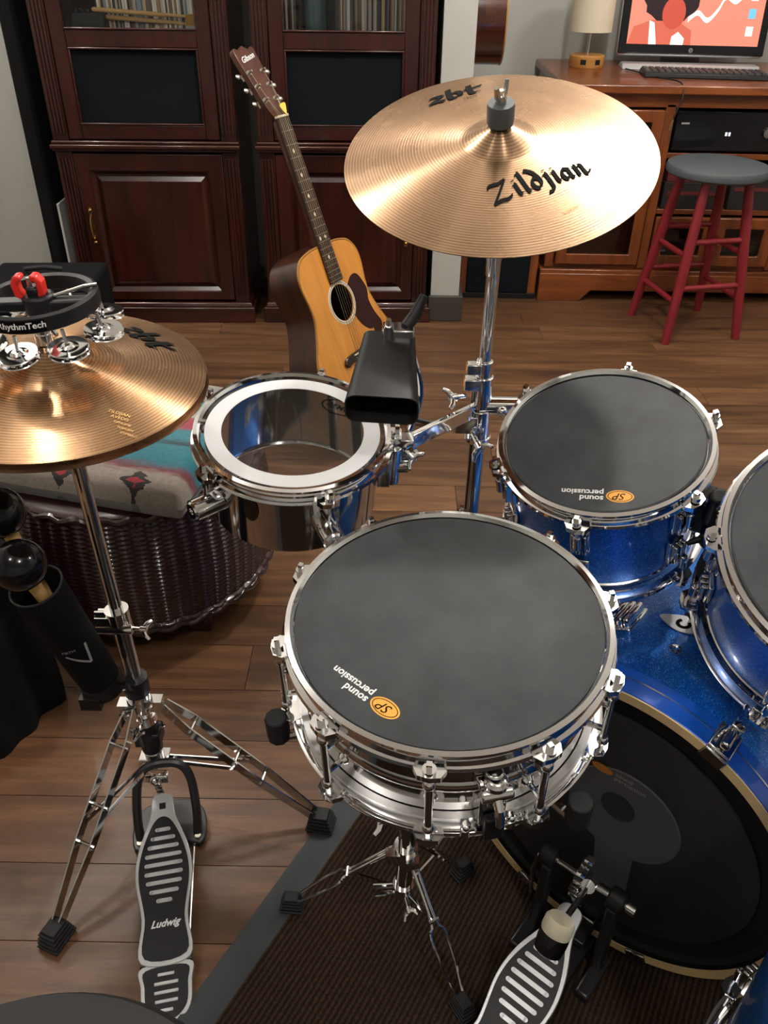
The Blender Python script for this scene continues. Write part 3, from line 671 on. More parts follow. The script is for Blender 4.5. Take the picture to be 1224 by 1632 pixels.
# ================================================================== acoustic guitars
def half_body(k=1.):
    pts = [(0, -.195), (.09, -.190), (.155, -.160), (.193, -.105), (.200, -.04), (.188, .03), (.160, .085), (.139, .135), (.137, .175), (.145, .225), (.141, .265), (.115, .297), (.07, .310), (.03, .312), (0, .312)]
    s = spline([(x * k, y * k) for x, y in pts], 4)
    return s + [(-x, y) for x, y in reversed(s[1:-1])]
def guitar(M0, label, top, side, dep=.105):
    t = empty('acoustic_guitar', M0); tag(t, label, 'guitar')
    out = half_body(); n = len(out)
    # sides and back
    vv = [(x, y, z) for z in (-dep, -.004) for x, y in out]
    body = MB().add(vv, [(i, (i + 1) % n, n + (i + 1) % n, n + i) for i in range(n)] + [tuple(range(n - 1, -1, -1))]).build('body', side, t, sharp=50)
    inn = [(x * .985, y * .985 + .001) for x, y in out]
    for z in (-.0045,): MB().frame(out, inn, z - .001, z + .004, Matrix.Diagonal((1.006, 1.004, 1, 1))).build('binding', 'binding', body)
    # top plate with a sound hole: bridged outline
    hc = (0, .150); N = n
    import_ang = [math.atan2(y - hc[1], x) for x, y in out]
    hole = [(hc[0] + .050 * math.cos(a), hc[1] + .050 * math.sin(a)) for a in import_ang]
    MB().frame(inn, hole, -.005, -.0005).build('top_plate', top, t, sharp=50)
    MB().lathe([(.051, 0), (.060, 0), (.060, .0006), (.051, .0006)], 48, Matrix.Translation((0, .150, -.0006)), closed=True).build('rosette', 'ivory', t)
    MB().lathe([(.0535, 0), (.0575, 0), (.0575, .0004), (.0535, .0004)], 48, Matrix.Translation((0, .150, .0001)), closed=True).build('rosette_inlay', 'grey_print', t)
    pg = spline([(.046, .185), (.075, .205), (.105, .200), (.128, .155), (.120, .12), (.132, .08), (.150, .045), (.128, .015), (.098, .012), (.105, .04), (.085, .045), (.055, .07), (.035, .105)], 4)
    arc = [(.0615 * math.cos(a), .150 + .0615 * math.sin(a)) for a in [rad(-48 + i * 8) for i in range(11)]]
    MB().prism(pg + arc, -.0004, .0012).build('pickguard', 'pickguard', t)
    # bridge
    br = spline([(-.082, -.006), (-.07, -.017), (-.05, -.013), (0, -.014), (.05, -.013), (.07, -.017), (.082, -.006), (.07, .008), (.05, .012), (0, .013), (-.05, .012), (-.07, .008), (-.082, -.006)], 3)[:-1]
    b = MB().prism(br, -.0004, .008).build('bridge', 'rosewood', t, bevel=.002)
    MB().box((0, .006, .009), (.072, .003, .006)).build('saddle', 'ivory', b)
    for i in range(6): MB().sphere((-.027 + i * .0108, -.005, .009), .0032, 6).build('bridge_pin', 'ivory', b)
    # neck, fretboard, headstock
    nk = []; ys = (.29, .36, .45, .55, .632)
    vv = []; ff = []
    for y in ys:
        w = .0275 - .0055 * (y - .29) / .35; dz = .024 if y > .32 else .05
        for k in range(9):
            a = PI * k / 8; vv.append((w * math.cos(a), y, -.001 - dz * math.sin(a)))
    for r_ in range(len(ys) - 1):
        for k in range(8): ff.append((r_ * 9 + k, r_ * 9 + k + 1, (r_ + 1) * 9 + k + 1, (r_ + 1) * 9 + k))
        ff.append((r_ * 9, (r_ + 1) * 9, (r_ + 1) * 9 + 8, r_ * 9 + 8))
    ff += [tuple(range(9)), tuple(range((len(ys) - 1) * 9, len(ys) * 9))]
    MB().add(vv, ff).build('neck', 'neck_wood', t)
    fb = MB().prism([(-.0285, .208), (.0285, .208), (.0215, .636), (-.0215, .636)], .0002, .0065).build('fretboard', 'fretboard', t)
    NUT = .640
    for i in range(1, 20):
        y = NUT - .64 * (1 - 2 ** (-i / 12)); w = .0215 + .007 * (.636 - y) / .428
        MB().box((0, y, .0068), (2 * w, .0016, .0016)).build('fret', 'nickel', fb, flat=True)
    for i in (3, 5, 7, 9, 12, 15):
        y = NUT - .64 * (1 - 2 ** (-(i - .5) / 12))
        for dx in ((-.012, .012) if i == 12 else (0,)): MB().prism([(dx, y - .006), (dx + .005, y), (dx, y + .006), (dx - .005, y)], .0065, .0069).build('fret_marker', 'ivory', fb, flat=True)
    MB().box((0, NUT, .005), (.044, .005, .012)).build('nut', 'ivory', t)
    HM = Matrix.Translation((0, NUT + .002, -.001)) @ Matrix.Rotation(rad(-14), 4, 'X')
    hs_ = spline([(-.0215, 0), (-.030, .03), (-.036, .10), (-.041, .165), (-.034, .182), (-.018, .176), (0, .186), (.018, .176), (.034, .182), (.041, .165), (.036, .10), (.030, .03), (.0215, 0)], 3)
    hd = MB().prism(hs_, -.016, .0, HM).build('headstock', 'neck_wood', t, bevel=.0015)
    vf = font_word('Gibson', .020, .35, .0004, 'CENTER'); MB().add([(x, y, .0006) for x, y in vf[0]], vf[1], HM @ Matrix.Translation((0, .148, 0)) @ Matrix.Rotation(rad(12), 4, 'Z')).build('headstock_letters', 'white_print', hd, flat=True)
    pins = []
    for i in range(3):
        for s in (-1, 1):
            x, y = s * (.021 + .003 * i), .045 + .036 * i; pins.append((x, y))
            b = MB(); b.cyl((x, y, -.002), (x, y, .012), .0032, n=10); b.lathe([(.003, 0), (.0075, 0), (.006, .003), (.003, .003)], 14, Matrix.Translation((x, y, 0)), closed=True)
            xs = s * (.034 + .003 * i); b.cyl((x, y, -.010), (xs + s * .013, y, -.010), .0022, n=8); b.box((x, y, -.020), (.012, .016, .008))
            b.sphere((xs + s * .020, y, -.010), .0078, 8, sc=(1.1, .9, .55)); b.build('tuning_peg', 'nickel', hd, M=HM)
    for i in range(6):
        xa, xb = -.018 + i * .0072, -.027 + i * .0108
        px, py = pins[[4, 2, 0, 1, 3, 5][i]]
        e = HM @ V((px, py, .006))
        MB().tube([(xb, .004, .0125), (xa, NUT, .0115), e], .00042 + .00012 * (5 - i) / 2, 5).build('string', 'string_metal', t)
    return t
A_, L_ = rad(60), rad(21.7)
gax = V((-math.sin(L_) * math.sin(A_), math.sin(L_) * math.cos(A_), math.cos(L_)))
gn = V((math.cos(L_) * math.sin(A_), -math.cos(L_) * math.cos(A_), math.sin(L_)))
GB = V((-.0775, 2.197, .262))
GM = axes(GB, gax.cross(gn), gax, gn)
G = guitar(GM, 'honey coloured acoustic guitar standing before the mahogany cabinets', 'spruce', 'guitar_side')
PK = Matrix.Translation((.010, .655, .012)) @ Matrix.Rotation(rad(10), 4, 'Z')
o = MB().prism(spline([(0, -.016), (.012, .006), (.009, .013), (-.009, .013), (-.012, .006), (0, -.016)], 5)[:-1], 0, .0012, GM @ PK).build('guitar_pick', 'pick_yellow'); tag(o, 'yellow guitar pick tucked under the strings of the headstock', 'guitar pick')
# stand under it
t = empty('guitar_stand', at(0, 0, 0)); tag(t, 'low black tubular stand holding the honey acoustic guitar', 'guitar stand')
xa = gax.cross(gn)
def gp(x, y, z): return GB + xa * x + gax * y + gn * z
b0 = gp(0, -.205, -.05); bk = V((gp(0, .1, -.16).x, gp(0, .1, -.16).y, 0))
for s in (-1, 1):
    MB().tube([gp(s * .09, -.205, .018), gp(s * .09, -.210, .0), gp(s * .09, -.207, -.115), gp(s * .06, -.16, -.135), gp(0.0, .02, -.135)], .007, 8).build('cradle_arm', 'rubber', t)
    e = gp(s * .16, -.2, .10); MB().tube([gp(s * .09, -.212, -.06), V((e.x, e.y, .008))], .008, 8).build('leg', 'black_metal', t)
e = gp(0, -.1, -.33); MB().tube([gp(0, .02, -.137), gp(0, -.04, -.16), V((e.x, e.y, .008))], .008, 8).build('leg', 'black_metal', t)
MB().tube([gp(-.09, -.205, -.115), gp(.09, -.205, -.115)], .007, 8).build('cross_bar', 'black_metal', t)
# guitar hung on the side of the partition, seen edge on
HMx = axes((.3860, 3.42, 1.055), V((0, -1, 0)), V((0, 0, 1)), V((1, 0, 0)))
HMx = axes((.3860, 3.42, 1.055), V((0, 1, 0)), V((0, 0, 1)), V((1, 0, 0)))
guitar(HMx, 'dark sunburst guitar with cream edges hanging on the partition wall', 'sunburst', 'sunburst')
o = MB(); o.box((.280, 3.42, 1.78), (.012, .06, .09)); o.tube([(.284, 3.42, 1.775), (.34, 3.40, 1.775), (.40, 3.385, 1.785)], .005, 8); o.tube([(.284, 3.42, 1.775), (.34, 3.44, 1.775), (.40, 3.455, 1.785)], .005, 8)
tag(o.build('guitar_hanger', 'black_metal'), 'black wall hook that carries the hanging sunburst guitar', 'wall hook')

# ================================================================== cymbals
def cym_profile(R_, hb=.020, rb=.052, drop=.024):
    def z(r):
        if r < rb:
            return drop + hb * (math.cos(PI * r / rb) * .5 + .5) ** .8
        t = (r - rb) / (R_ - rb); return drop * (1 - t) ** 1.0 * (1 + .35 * t)
    return z
def cymbal(M0, R_, m, label, flip=False, grp=None, **kw):
    z = cym_profile(R_, **kw); NG = int((R_ - .016) / .0036); rr = [.0055, .010] + [.014 + (R_ - .014) * i / (NG * 4) for i in range(NG * 4 + 1)]
    gr = lambda i, r: .00005 * math.sin(i * PI / 2) * (1. + .6 * math.sin(r * 310)) if 2 < i < len(rr) - 3 else 0.      # lathed grooves
    top = [(r, z(r) + gr(i, r)) for i, r in enumerate(rr)]; bot = [(r, z(r) - .0012) for r in reversed(rr[::6] + [rr[-1]])]
    o = MB().lathe(top + bot, 160, closed=True).build('cymbal', m, sharp=60, M=M0); tag(o, label, 'cymbal', grp)
    return o, (lambda x, y: z(math.hypot(x, y)))
CM = disc_frame((.142, 1.153, 1.011), -5.03, 20.14)
cr, cz = cymbal(CM, .203, 'bronze_crash', 'large bronze crash cymbal tilted on the tall chrome stand')
cr.name = 'crash_cymbal'
vs_, fs, wd = nib_word('Zildjian', 1., .13); k = .135 / wd
lettering('brand_script', ([(x * k, y * k * 1.15) for x, y in vs_], fs), 'black_print', cr, (-.014, -.124), rad(24), cz, .0012)
vs_, fs, wd = nib_word('zbt', 1., .17, 30); k = .080 / wd
lettering('model_letters', ([(x * k + y * k * .25, y * k * .9) for x, y in vs_], fs), 'black_print', cr, (-.088, .112), rad(21), cz, .0012)
lettering('size_letters', font_word('CRASH', .006), 'black_print', cr, (-.040, .116), rad(21), cz, .0012)
for k in range(4):
    lettering('stamp_mark', font_word('TURKISH', .006), 'gold_print', cr, (.068 + k * .004, -.142 + k * .008), rad(35), cz, .0012) if k < 1 else None
HMt = disc_frame((-.397, .903, .806), 2.67, 3.68)
HMb = disc_frame((-.397, .903, .796), 2.67, 3.68) @ Matrix.Rotation(PI, 4, 'X')
ht, hz = cymbal(HMt, .178, 'bronze_hat', 'upper bronze hi-hat cymbal under the tambourine', grp='hi-hat cymbal pair'); ht.name = 'hi_hat_cymbal'
hb_, _ = cymbal(HMb, .180, 'bronze_hat', 'lower bronze hi-hat cymbal, its rim peeking out beneath', grp='hi-hat cymbal pair'); hb_.name = 'hi_hat_cymbal'
vs_, fs, wd = nib_word('zbt', 1., .17, 30); k = .084 / wd
lettering('model_letters', ([(x * k + y * k * .25, y * k * .9) for x, y in vs_], fs), 'black_print', ht, (.046, .112), rad(-40), hz, .0012)
for k, (tx, sz) in enumerate((('ZILDJIAN', .0062), ('AVEDIS', .0062), ('GENUINE', .0045), ('TURKISH', .0045), ('CYMBALS', .0045))):
    lettering('stamp_letters', font_word(tx, sz), 'gold_print', ht, (.088 + .005 * k, -.088 - .0075 * k), rad(-8), hz, .0012)

# ================================================================== hi-hat stand with pedal
def wing_bolt(mb, p, d, s=1.):
    """small wing bolt: shaft along d with two ears"""
    p, d = V(p), V(d).normalized(); e = d.orthogonal().normalized()
    mb.cyl(p, p + d * .022 * s, .0035 * s, n=10); mb.cyl(p + d * .016 * s, p + d * .026 * s, .006 * s, n=12)
    for k in (-1, 1): mb.tube([p + d * .021 * s, p + d * .026 * s + e * k * .010 * s, p + d * .033 * s + e * k * .015 * s], [.005 * s, .004 * s, .003 * s], 8)
def pedal_board(parent, M0, name='LUDWIG'):
    """footboard lies in local xy, hinge at y=0, toe at +y"""
    out = cspline([(-.014, .25), (.014, .25), (.020, .215), (.038, .165), (.043, .120), (.034, .06), (.035, .0), (-.035, .0), (-.034, .06), (-.043, .120), (-.038, .165), (-.020, .215)], 5)
    b = MB().prism(out, 0, .006, M0).build('footboard', 'silver_paint', parent, bevel=.001)
    inner = cspline([(0, .214), (.016, .202), (.033, .160), (.038, .118), (.029, .06), (.030, .006), (-.030, .006), (-.029, .06), (-.038, .118), (-.033, .160), (-.016, .202)], 5)
    MB().prism(inner, .006, .0072, M0).build('grip_panel', 'black_plastic', b)
    for k in range(9):
        w = (.012, .019, .024, .028, .029, .029, .027, .022, .012)[k]; y = .192 - .0136 * k
        bar_ = MB(); bar_.box((0, y, .0078), (2 * w - .006, .006, .0024), M0)
        for s in (-1, 1): bar_.cyl((s * (w - .003), y, .0066), (s * (w - .003), y, .009), .003, n=10, M=M0)
        bar_.build('grip_bar', 'silver_paint', b)
    vf = font_word('Ludwig', .0145, .4, .0004, 'CENTER'); MB().add([(x, y + .046, .0076) for x, y in vf[0]], vf[1], M0).build('brand_letters', 'white_print', b, flat=True)
    sl = MB(); sl.box((0, .232, .0062), (.010, .010, .001), M0); sl.build('slot', 'inside_black', b, flat=True)
    # heel plate
    hp = cspline([(-.034, -.004), (.034, -.004), (.036, -.03), (.033, -.062), (.014, -.080), (-.014, -.080), (-.033, -.062), (-.036, -.03)], 5)
    h = MB().prism(hp, -.004, .004, M0).build('heel_plate', 'silver_paint', parent, bevel=.001)
    MB().prism([(x * .84, y * .86 - .006) for x, y in hp], .004, .0052, M0).build('heel_panel', 'black_plastic', h)
    for k in range(5):
        w = (.012, .017, .017, .016, .009)[k]; MB().box((0, -.018 - .0115 * k, .0058), (2 * w, .0046, .002), M0).build('heel_bar', 'silver_paint', h, bevel=.001)
    hg = MB(); hg.cyl((-.037, -.001, .0), (.037, -.001, .0), .0045, n=12, M=M0); hg.build('hinge', 'black_metal', parent)
HB = V((-.372, .898, 0)); HT_ = V((-.397, .903, .80))
def hp(z): return HB.lerp(HT_, z / .80)
t = empty('hi_hat_stand', at(0, 0, 0)); tag(t, 'chrome hi-hat stand with two legs and a foot pedal', 'hi-hat stand')
MB().cyl(hp(.10), hp(.425), .0125, n=24).build('lower_tube', 'chrome', t)
MB().cyl(hp(.40), hp(.755), .0095, n=24).build('upper_tube', 'chrome', t)
MB().cyl(hp(.74), hp(.928), .0032, n=12).build('pull_rod', 'chrome', t)
b = MB(); b.lathe([(.006, 0), (.012, 0), (.024, .010), (.024, .014), (.006, .014)], 24, axes(hp(.768), V((1, 0, 0)), V((0, 1, 0)), V((0, 0, 1))), closed=True); b.build('cymbal_seat', 'chrome', t)
MB().lathe([(.004, .0), (.016, .0), (.017, .004), (.016, .008), (.004, .008)], 24, Matrix.Translation(hp(.782)), closed=True).build('seat_felt', 'felt_dark', t)
b = MB(); b.cyl(hp(.850), hp(.862), .010, n=20); b.cyl(hp(.862), hp(.888), .008, n=16); wing_bolt(b, hp(.875), (1, -.3, 0), .8); b.build('clutch', 'chrome', t)
b = MB(); b.cyl(hp(.405), hp(.440), .0175, n=24); b.box(hp(.425) + V((-.012, -.004, 0)), (.034, .022, .018)); b.cyl(hp(.412) + V((-.030, -.012, 0)), hp(.412) + V((.022, -.012, 0)), .0075, n=14); wing_bolt(b, hp(.414) + V((.02, -.012, 0)), (1, -.1, .0), .9); b.cyl(hp(.436) + V((-.030, -.006, 0)), hp(.436) + V((-.012, -.006, 0)), .004, n=10)
b.build('height_clamp', 'chrome', t)
b = MB(); b.cyl(hp(.232), hp(.268), .0185, n=24); b.box(hp(.25) + V((.022, -.006, .0)), (.03, .018, .022)); b.box(hp(.25) + V((-.016, -.014, .0)), (.026, .020, .022)); b.build('leg_collar', 'chrome', t)
b = MB(); b.cyl(hp(.135), hp(.205), .017, .019, n=24); b.box(hp(.17), (.042, .034, .03)); b.build('tension_housing', 'black_plastic', t, bevel=.003)
b = MB(); b.cyl(hp(.205), hp(.222), .020, n=24); wing_bolt(b, hp(.215) + V((0, -.018, 0)), (.1, -1, 0), .8); b.cyl(hp(.19) + V((.015, 0, 0)), hp(.19) + V((.032, -.004, .004)), .003, n=8); b.cyl(hp(.185) + V((-.015, 0, 0)), hp(.185) + V((-.03, -.004, .0)), .003, n=8); b.build('memory_lock', 'chrome', t)
b = MB(); b.cyl(hp(.098), hp(.135), .016, n=20); b.box(hp(.112), (.05, .030, .018)); b.build('brace_collar', 'chrome', t, bevel=.002)
b = MB(); b.box(hp(.083) + V((0, -.016, 0)), (.044, .016, .018)); b.sphere(hp(.085) + V((0, -.026, 0)), .008, 10); b.build('linkage_block', 'chrome', t, bevel=.003)
def strip_leg(parent, top, foot, mid, wid, m='dark_chrome'):
    top, foot = V(top), V(foot); d = (foot - top).normalized(); sd = d.cross(V((0, 0, 1))).normalized()
    l = MB()
    for s in (-1, 1):
        P = [top + sd * s * .006, top.lerp(foot, .16) + sd * s * wid, top.lerp(foot, .62) + sd * s * wid, top.lerp(foot, .95) + sd * s * .006]
        for a, c in zip(P[:-1], P[1:]): l.bar(a, c, .0024, .017, up=d.cross(sd))
    for f_ in (.18, .45, .62): l.cyl(top.lerp(foot, f_) - sd * (wid + .004), top.lerp(foot, f_) + sd * (wid + .004), .003, n=8)
    o = l.build('leg', m, parent)
    ft = MB(); up_ = V((0, 0, 1)); c = top.lerp(foot, .97)
    Mf = axes(V((foot.x, foot.y, 0)), sd, V((0, 0, 1)).cross(sd).normalized(), V((0, 0, 1)))
    ft.box((0, 0, .018), (.034, .045, .036), Mf, taper=(.72, .6))
    for k in range(4): ft.box((0, 0, .006 + k * .008), (.036 - k * .0022, .047 - k * .004, .003), Mf)
    ft.build('rubber_foot', 'rubber', o, bevel=.002)
    return o
for fx, fy, off in ((-.480, .650, V((-.016, -.014, .25))), (-.098, .850, V((.030, -.006, .25)))):
    tp = HB + off - V((0, 0, 0)); tp.z = .25
    strip_leg(t, tp, (fx, fy, .022), None, .0135)
    md = tp.lerp(V((fx, fy, .022)), .52); s0 = hp(.112)
    br = MB(); dd = (md - s0).normalized(); sd = dd.cross(V((0, 0, 1))).normalized()
    for s in (-1, 1): br.bar(s0 + dd * .022 + sd * s * .005, md + sd * s * .009, .002, .008)
    br.build('brace', 'chrome', t)
# black frame arch and base plate
pl = lambda x, y, z: V((-.350, .835, 0)) + V((.98, .17, 0)) * x + V((-.17, .98, 0)) * y + V((0, 0, z))
arch = spline([pl(-.046, -.02, .012), pl(-.048, .0, .05), pl(-.042, .03, .10), pl(-.022, .042, .122), pl(.022, .042, .122), pl(.042, .03, .10), pl(.048, .0, .05), pl(.046, -.02, .012)], 6)
MB().tube(arch, .0075, 10).build('pedal_frame', 'black_metal', t)
FM = axes(pl(0, 0, 0), V((.98, .17, 0)).normalized(), V((-.17, .98, 0)).normalized(), V((0, 0, 1)))
b = MB(); b.prism(cspline([(-.055, -.035), (-.02, -.03), (.02, -.03), (.055, -.035), (.058, .02), (.03, .05), (-.03, .05), (-.058, .02)], 4), .002, .014, FM); b.build('base_plate', 'black_metal', t, bevel=.002)
for s in (-1, 1): MB().cyl(pl(s * .047, -.026, .012), pl(s * .047, -.026, .018), .005, n=12).build('frame_screw', 'screw', t)
toe = V((-.357, .848, .072)); heel = V((-.306, .612, .016)); dy = (toe - heel).normalized(); dx = dy.cross(V((0, 0, 1))).normalized()
pedal_board(t, axes(heel, dx, dy, dx.cross(dy)))
ch = MB()
for k in range(6):
    p = (toe + V((0, .0, .002))).lerp(hp(.085) + V((0, -.020, -.006)), k / 5.5); ch.box(p, (.010, .005, .004)); ch.cyl(p - V((.006, 0, 0)), p + V((.006, 0, 0)), .0026, n=8)
ch.build('chain', 'dark_chrome', t)
b = MB()
for s in (-1, 1): b.tube([heel + dx * s * .030 + V((0, 0, -.008)), V((pl(s * .04, -.03, .006)))], .0025, 8)
b.build('base_rod', 'chrome_soft', t)

# tambourine on the rod
t = empty('tambourine', disc_frame((-.394, .903, .900), -3, 3)); tag(t, 'black hi-hat tambourine with jingles and red clamp on top', 'tambourine')
TR = .063
MB().lathe([(TR - .006, -.008), (TR - .001, -.010), (TR + .003, -.008), (TR + .004, 0), (TR + .003, .008), (TR - .001, .010), (TR - .006, .008), (TR - .004, 0)], 72, closed=True).build('ring', 'black_plastic', t)
b = MB(); b.box((0, 0, -.002), (.124, .020, .012)); b.cyl((0, 0, -.012), (0, 0, .010), .018, n=24); b.build('cross_bar', 'black_plastic', t, bevel=.003)
MB().tube([(0, -.004, .003), (.05, .012, .012), (.064, .016, .012)], .0022, 8).build('retaining_rod', 'dark_chrome', t)
for s in (-1, 1):
    MB().prism([(s * .006, .008), (s * .011, .006), (s * .020, .012), (s * .021, .030), (s * .015, .039), (s * .007, .040), (s * .005, .034), (s * .012, .030), (s * .012, .018)], -.010, .008, Matrix.Translation((-.006, 0, .0)) @ XZ @ Matrix.Diagonal((.85, .85, .8, 1))).build('clamp_jaw', 'red_plastic', t, bevel=.002)
MB().box((-.002, 0, .012), (.014, .018, .016)).build('clamp_block', 'black_plastic', t, bevel=.003)
pt = MB(); w0 = .072
pn = MB().add([(TR * 1.062 * math.sin(a), -TR * 1.062 * math.cos(a), z) for a in [(-.42 + .84 * i / 12) for i in range(13)] for z in (-.0065, .0065)], [(2 * i, 2 * i + 2, 2 * i + 3, 2 * i + 1) for i in range(12)]).build('name_plate', 'black_gloss', t)
vf = font_word('RhythmTech', .0098, .1, .0002, 'CENTER')
MB().add([(TR * 1.066 * math.sin(x / TR + .03), -TR * 1.066 * math.cos(x / TR + .03), y - .002) for x, y in vf[0]], vf[1]).build('name_letters', 'white_print', pn, flat=True)
MB().add([(TR * 1.066 * math.sin(x / TR), -TR * 1.066 * math.cos(x / TR), y) for x, y in ((-.030, -.004), (-.022, -.004), (-.022, .003), (-.030, .003))], [(0, 1, 2, 3)]).build('name_logo', 'red_plastic', pn, flat=True)
jg = None
for k in range(8):
    a = rad(-98 + 45 * k); p = V((math.cos(a) * (TR + .006), math.sin(a) * (TR + .006), -.030))
    j = MB(); Mj = Matrix.Translation(p) @ Matrix.Rotation(rad(8), 4, V((-math.sin(a), math.cos(a), 0)))
    for dz in (0, -.006): j.lathe([(.003, dz + .0035), (.006, dz + .0035), (.009, dz + .001), (.0215, dz + .001), (.0225, dz), (.0215, dz - .0006), (.003, dz + .0025)], 28, Mj)
    j = j.build('jingle', 'chrome', t)
    MB().cyl(p + V((0, 0, -.012)), p + V((-math.cos(a) * .004, -math.sin(a) * .004, .020)), .0022, n=8).build('jingle_pin', 'chrome_soft', j)
MB().cyl((0, 0, -.012), (0, 0, -.030), .010, n=16).build('hub_nut', 'chrome', t)

# stick holder with maracas clamped to the hi-hat tube
S0, S1 = V((-.408, .852, .335)), V((-.442, .808, .560)); sd_ = (S1 - S0).normalized(); sx_ = sd_.orthogonal().normalized()
SM = axes(S0, sx_, sd_.cross(sx_), sd_); SL = (S1 - S0).length
t = empty('stick_holder', SM); tag(t, 'black tube holder clamped to the hi-hat stand, holding the maracas', 'stick holder')
MB().lathe([(0, 0), (.027, 0), (.029, .004), (.034, SL), (.0325, SL), (.0275, .006), (0, .006)], 40).build('tube', 'black_fabric', t)
MB().tube([(.0335 * math.cos(2 * PI * k / 32), .0335 * math.sin(2 * PI * k / 32), SL) for k in range(32)], .0016, 6, closed=True).build('rim', 'rubber', t)
SI = SM.inverted()
# printed V badge facing the camera
cd = (SI @ V((0, 0, CAM_H))); ca = math.atan2(cd.y, cd.x)
def on_tube(u, z): r_ = .029 + (.034 - .029) * z / SL + .0006; return (r_ * math.cos(ca + u / r_), r_ * math.sin(ca + u / r_), z)
bd_ = MB(); ln = [(-.022, .118), (.004, .090), (.010, .128)]; th = .0035
for (a, c) in zip(ln[:-1], ln[1:]):
    d2 = V((c[0] - a[0], c[1] - a[1])).normalized(); nn_ = V((-d2.y, d2.x)) * th / 2
    vv = []
    for i in range(7):
        p = V(a).lerp(V(c), i / 6); vv += [on_tube(p.x + nn_.x, p.y + nn_.y), on_tube(p.x - nn_.x, p.y - nn_.y)]
    bd_.add(vv, [(2 * i, 2 * i + 1, 2 * i + 3, 2 * i + 2) for i in range(6)])
bd_.build('printed_chevron', 'grey_print', t, flat=True)
vf = font_word('FIRTH', .007); MB().add([on_tube(x - .024, y + .124) for x, y in vf[0]], vf[1]).build('printed_letters', 'grey_print', t, flat=True)
cl_ = MB(); cA = S0 + V((.006, .004, .0)); cB = hp(.285)
cl_.tube([S0 + sd_ * .01, cA.lerp(cB, .5), cB], .011, 10); cl_.cyl(cB - V((0, 0, .016)), cB + V((0, 0, .016)), .0195, n=20); cl_.cyl(S0 - sd_ * .004, S0 + sd_ * .022, .031, n=24); wing_bolt(cl_, S0 + V((.03, -.01, .012)), (.6, -.4, .5), .9); cl_.box(S0 + V((-.012, -.022, -.008)), (.03, .024, .022))
cl_.build('clamp', 'black_plastic', t, M=SI)
for k, (bc, lb) in enumerate(((V((-.442, .785, .612)), 'glossy black ball maraca in front, its wooden handle in the holder'), (V((-.478, .838, .652)), 'glossy black ball maraca behind the front one at left edge'))):
    mt = empty('maraca', at(0, 0, 0)); tag(mt, lb, 'maraca', 'maracas in the stick holder')
    hd_ = (S1 - sd_ * .14 + V((.004, -.002, 0)) * (1 - 2 * k)) 
    MB().sphere(bc, .0325, 20, sc=(1, 1, 1.0)).build('ball', 'black_gloss', mt)
    dr = (hd_ - bc).normalized(); MB().tube([bc + dr * .030, bc + dr * .05, hd_], [.010, .0085, .0075], 14).build('handle', 'pale_wood', mt)

# ================================================================== drums
def hoop_mesh(rs, n, up=1, a0=0., thick=.0):
    """triple-flanged steel hoop, top lip at z=0, with an ear at every lug"""
    b = MB(); p = [(rs + .003, -.019), (rs + .003, -.004), (rs + .006, .0), (rs + .0115, -.001), (rs + .012, -.004), (rs + .0065, -.006), (rs + .006, -.013), (rs + .015, -.0155), (rs + .0165, -.019), (rs + .012, -.020)]
    b.lathe([(r, z * up) for r, z in p], 96, closed=True)
    for k in range(n):
        b.prism([(rs + .006, -.012), (rs + .017, -.016), (rs + .026, -.011), (rs + .028, 0), (rs + .026, .011), (rs + .017, .016), (rs + .006, .012)], -.0205 * up if up > 0 else .013, -.013 * up if up > 0 else .0205, Matrix.Rotation(a0 + 2 * PI * k / n, 4, 'Z'))
    return b
def pad_print(parent, org, ang, z, size=1.):
    f = lambda x, y: z
    el = [(.019 * size * math.cos(a * PI / 16), .0115 * size * math.sin(a * PI / 16)) for a in range(32)]
    lettering('logo_oval', (el, [tuple(range(32))]), 'orange_print', parent, org, ang, f, .0002)
    e2 = [(x * .88, y * .82) for x, y in el]
    ring = (e2 + [(x * .94, y * .92) for x, y in e2], [(i, (i + 1) % 32, 32 + (i + 1) % 32, 32 + i) for i in range(32)])
    lettering('logo_ring', ring, 'black_print', parent, org, ang, f, .0004)
    lettering('logo_letters', tuple([[(x, y - .005 * size) for x, y in font_word('SP', .017 * size, .3, 0, 'CENTER')[0]], font_word('SP', .017 * size, .3, 0, 'CENTER')[1]]), 'black_print', parent, org, ang, f, .0004)
    for tx, dy_ in (('sound', .0015), ('percussion', -.0095)):
        vf = font_word(tx, .0135 * size, 0, .0003); lettering('pad_letters', ([(x + .022 * size, y + dy_ * size) for x, y in vf[0]], vf[1]), 'white_print', parent, org, ang, f, .0003)
def spread(parent, proto, n, a0, skip=()):
    for k in range(1, n):
        if k in skip: continue
        c = copy_child(proto, parent, Matrix.Rotation(2 * PI * k / n, 4, 'Z'))
        for g in list(proto.children): copy_child(g, c)
def small_lug(rs, z, dirn):
    b = MB(); X = rs
    for k in range(3): b.box((X + .008 + (.002 if k == 1 else 0), (k - 1) * .0075, z), (.016, .006, .034))
    b.box((X + .004, 0, z), (.008, .026, .040)); b.cyl((X + .020, 0, z), (X + .020, 0, z + dirn * .024), .0055, n=12)
    return b
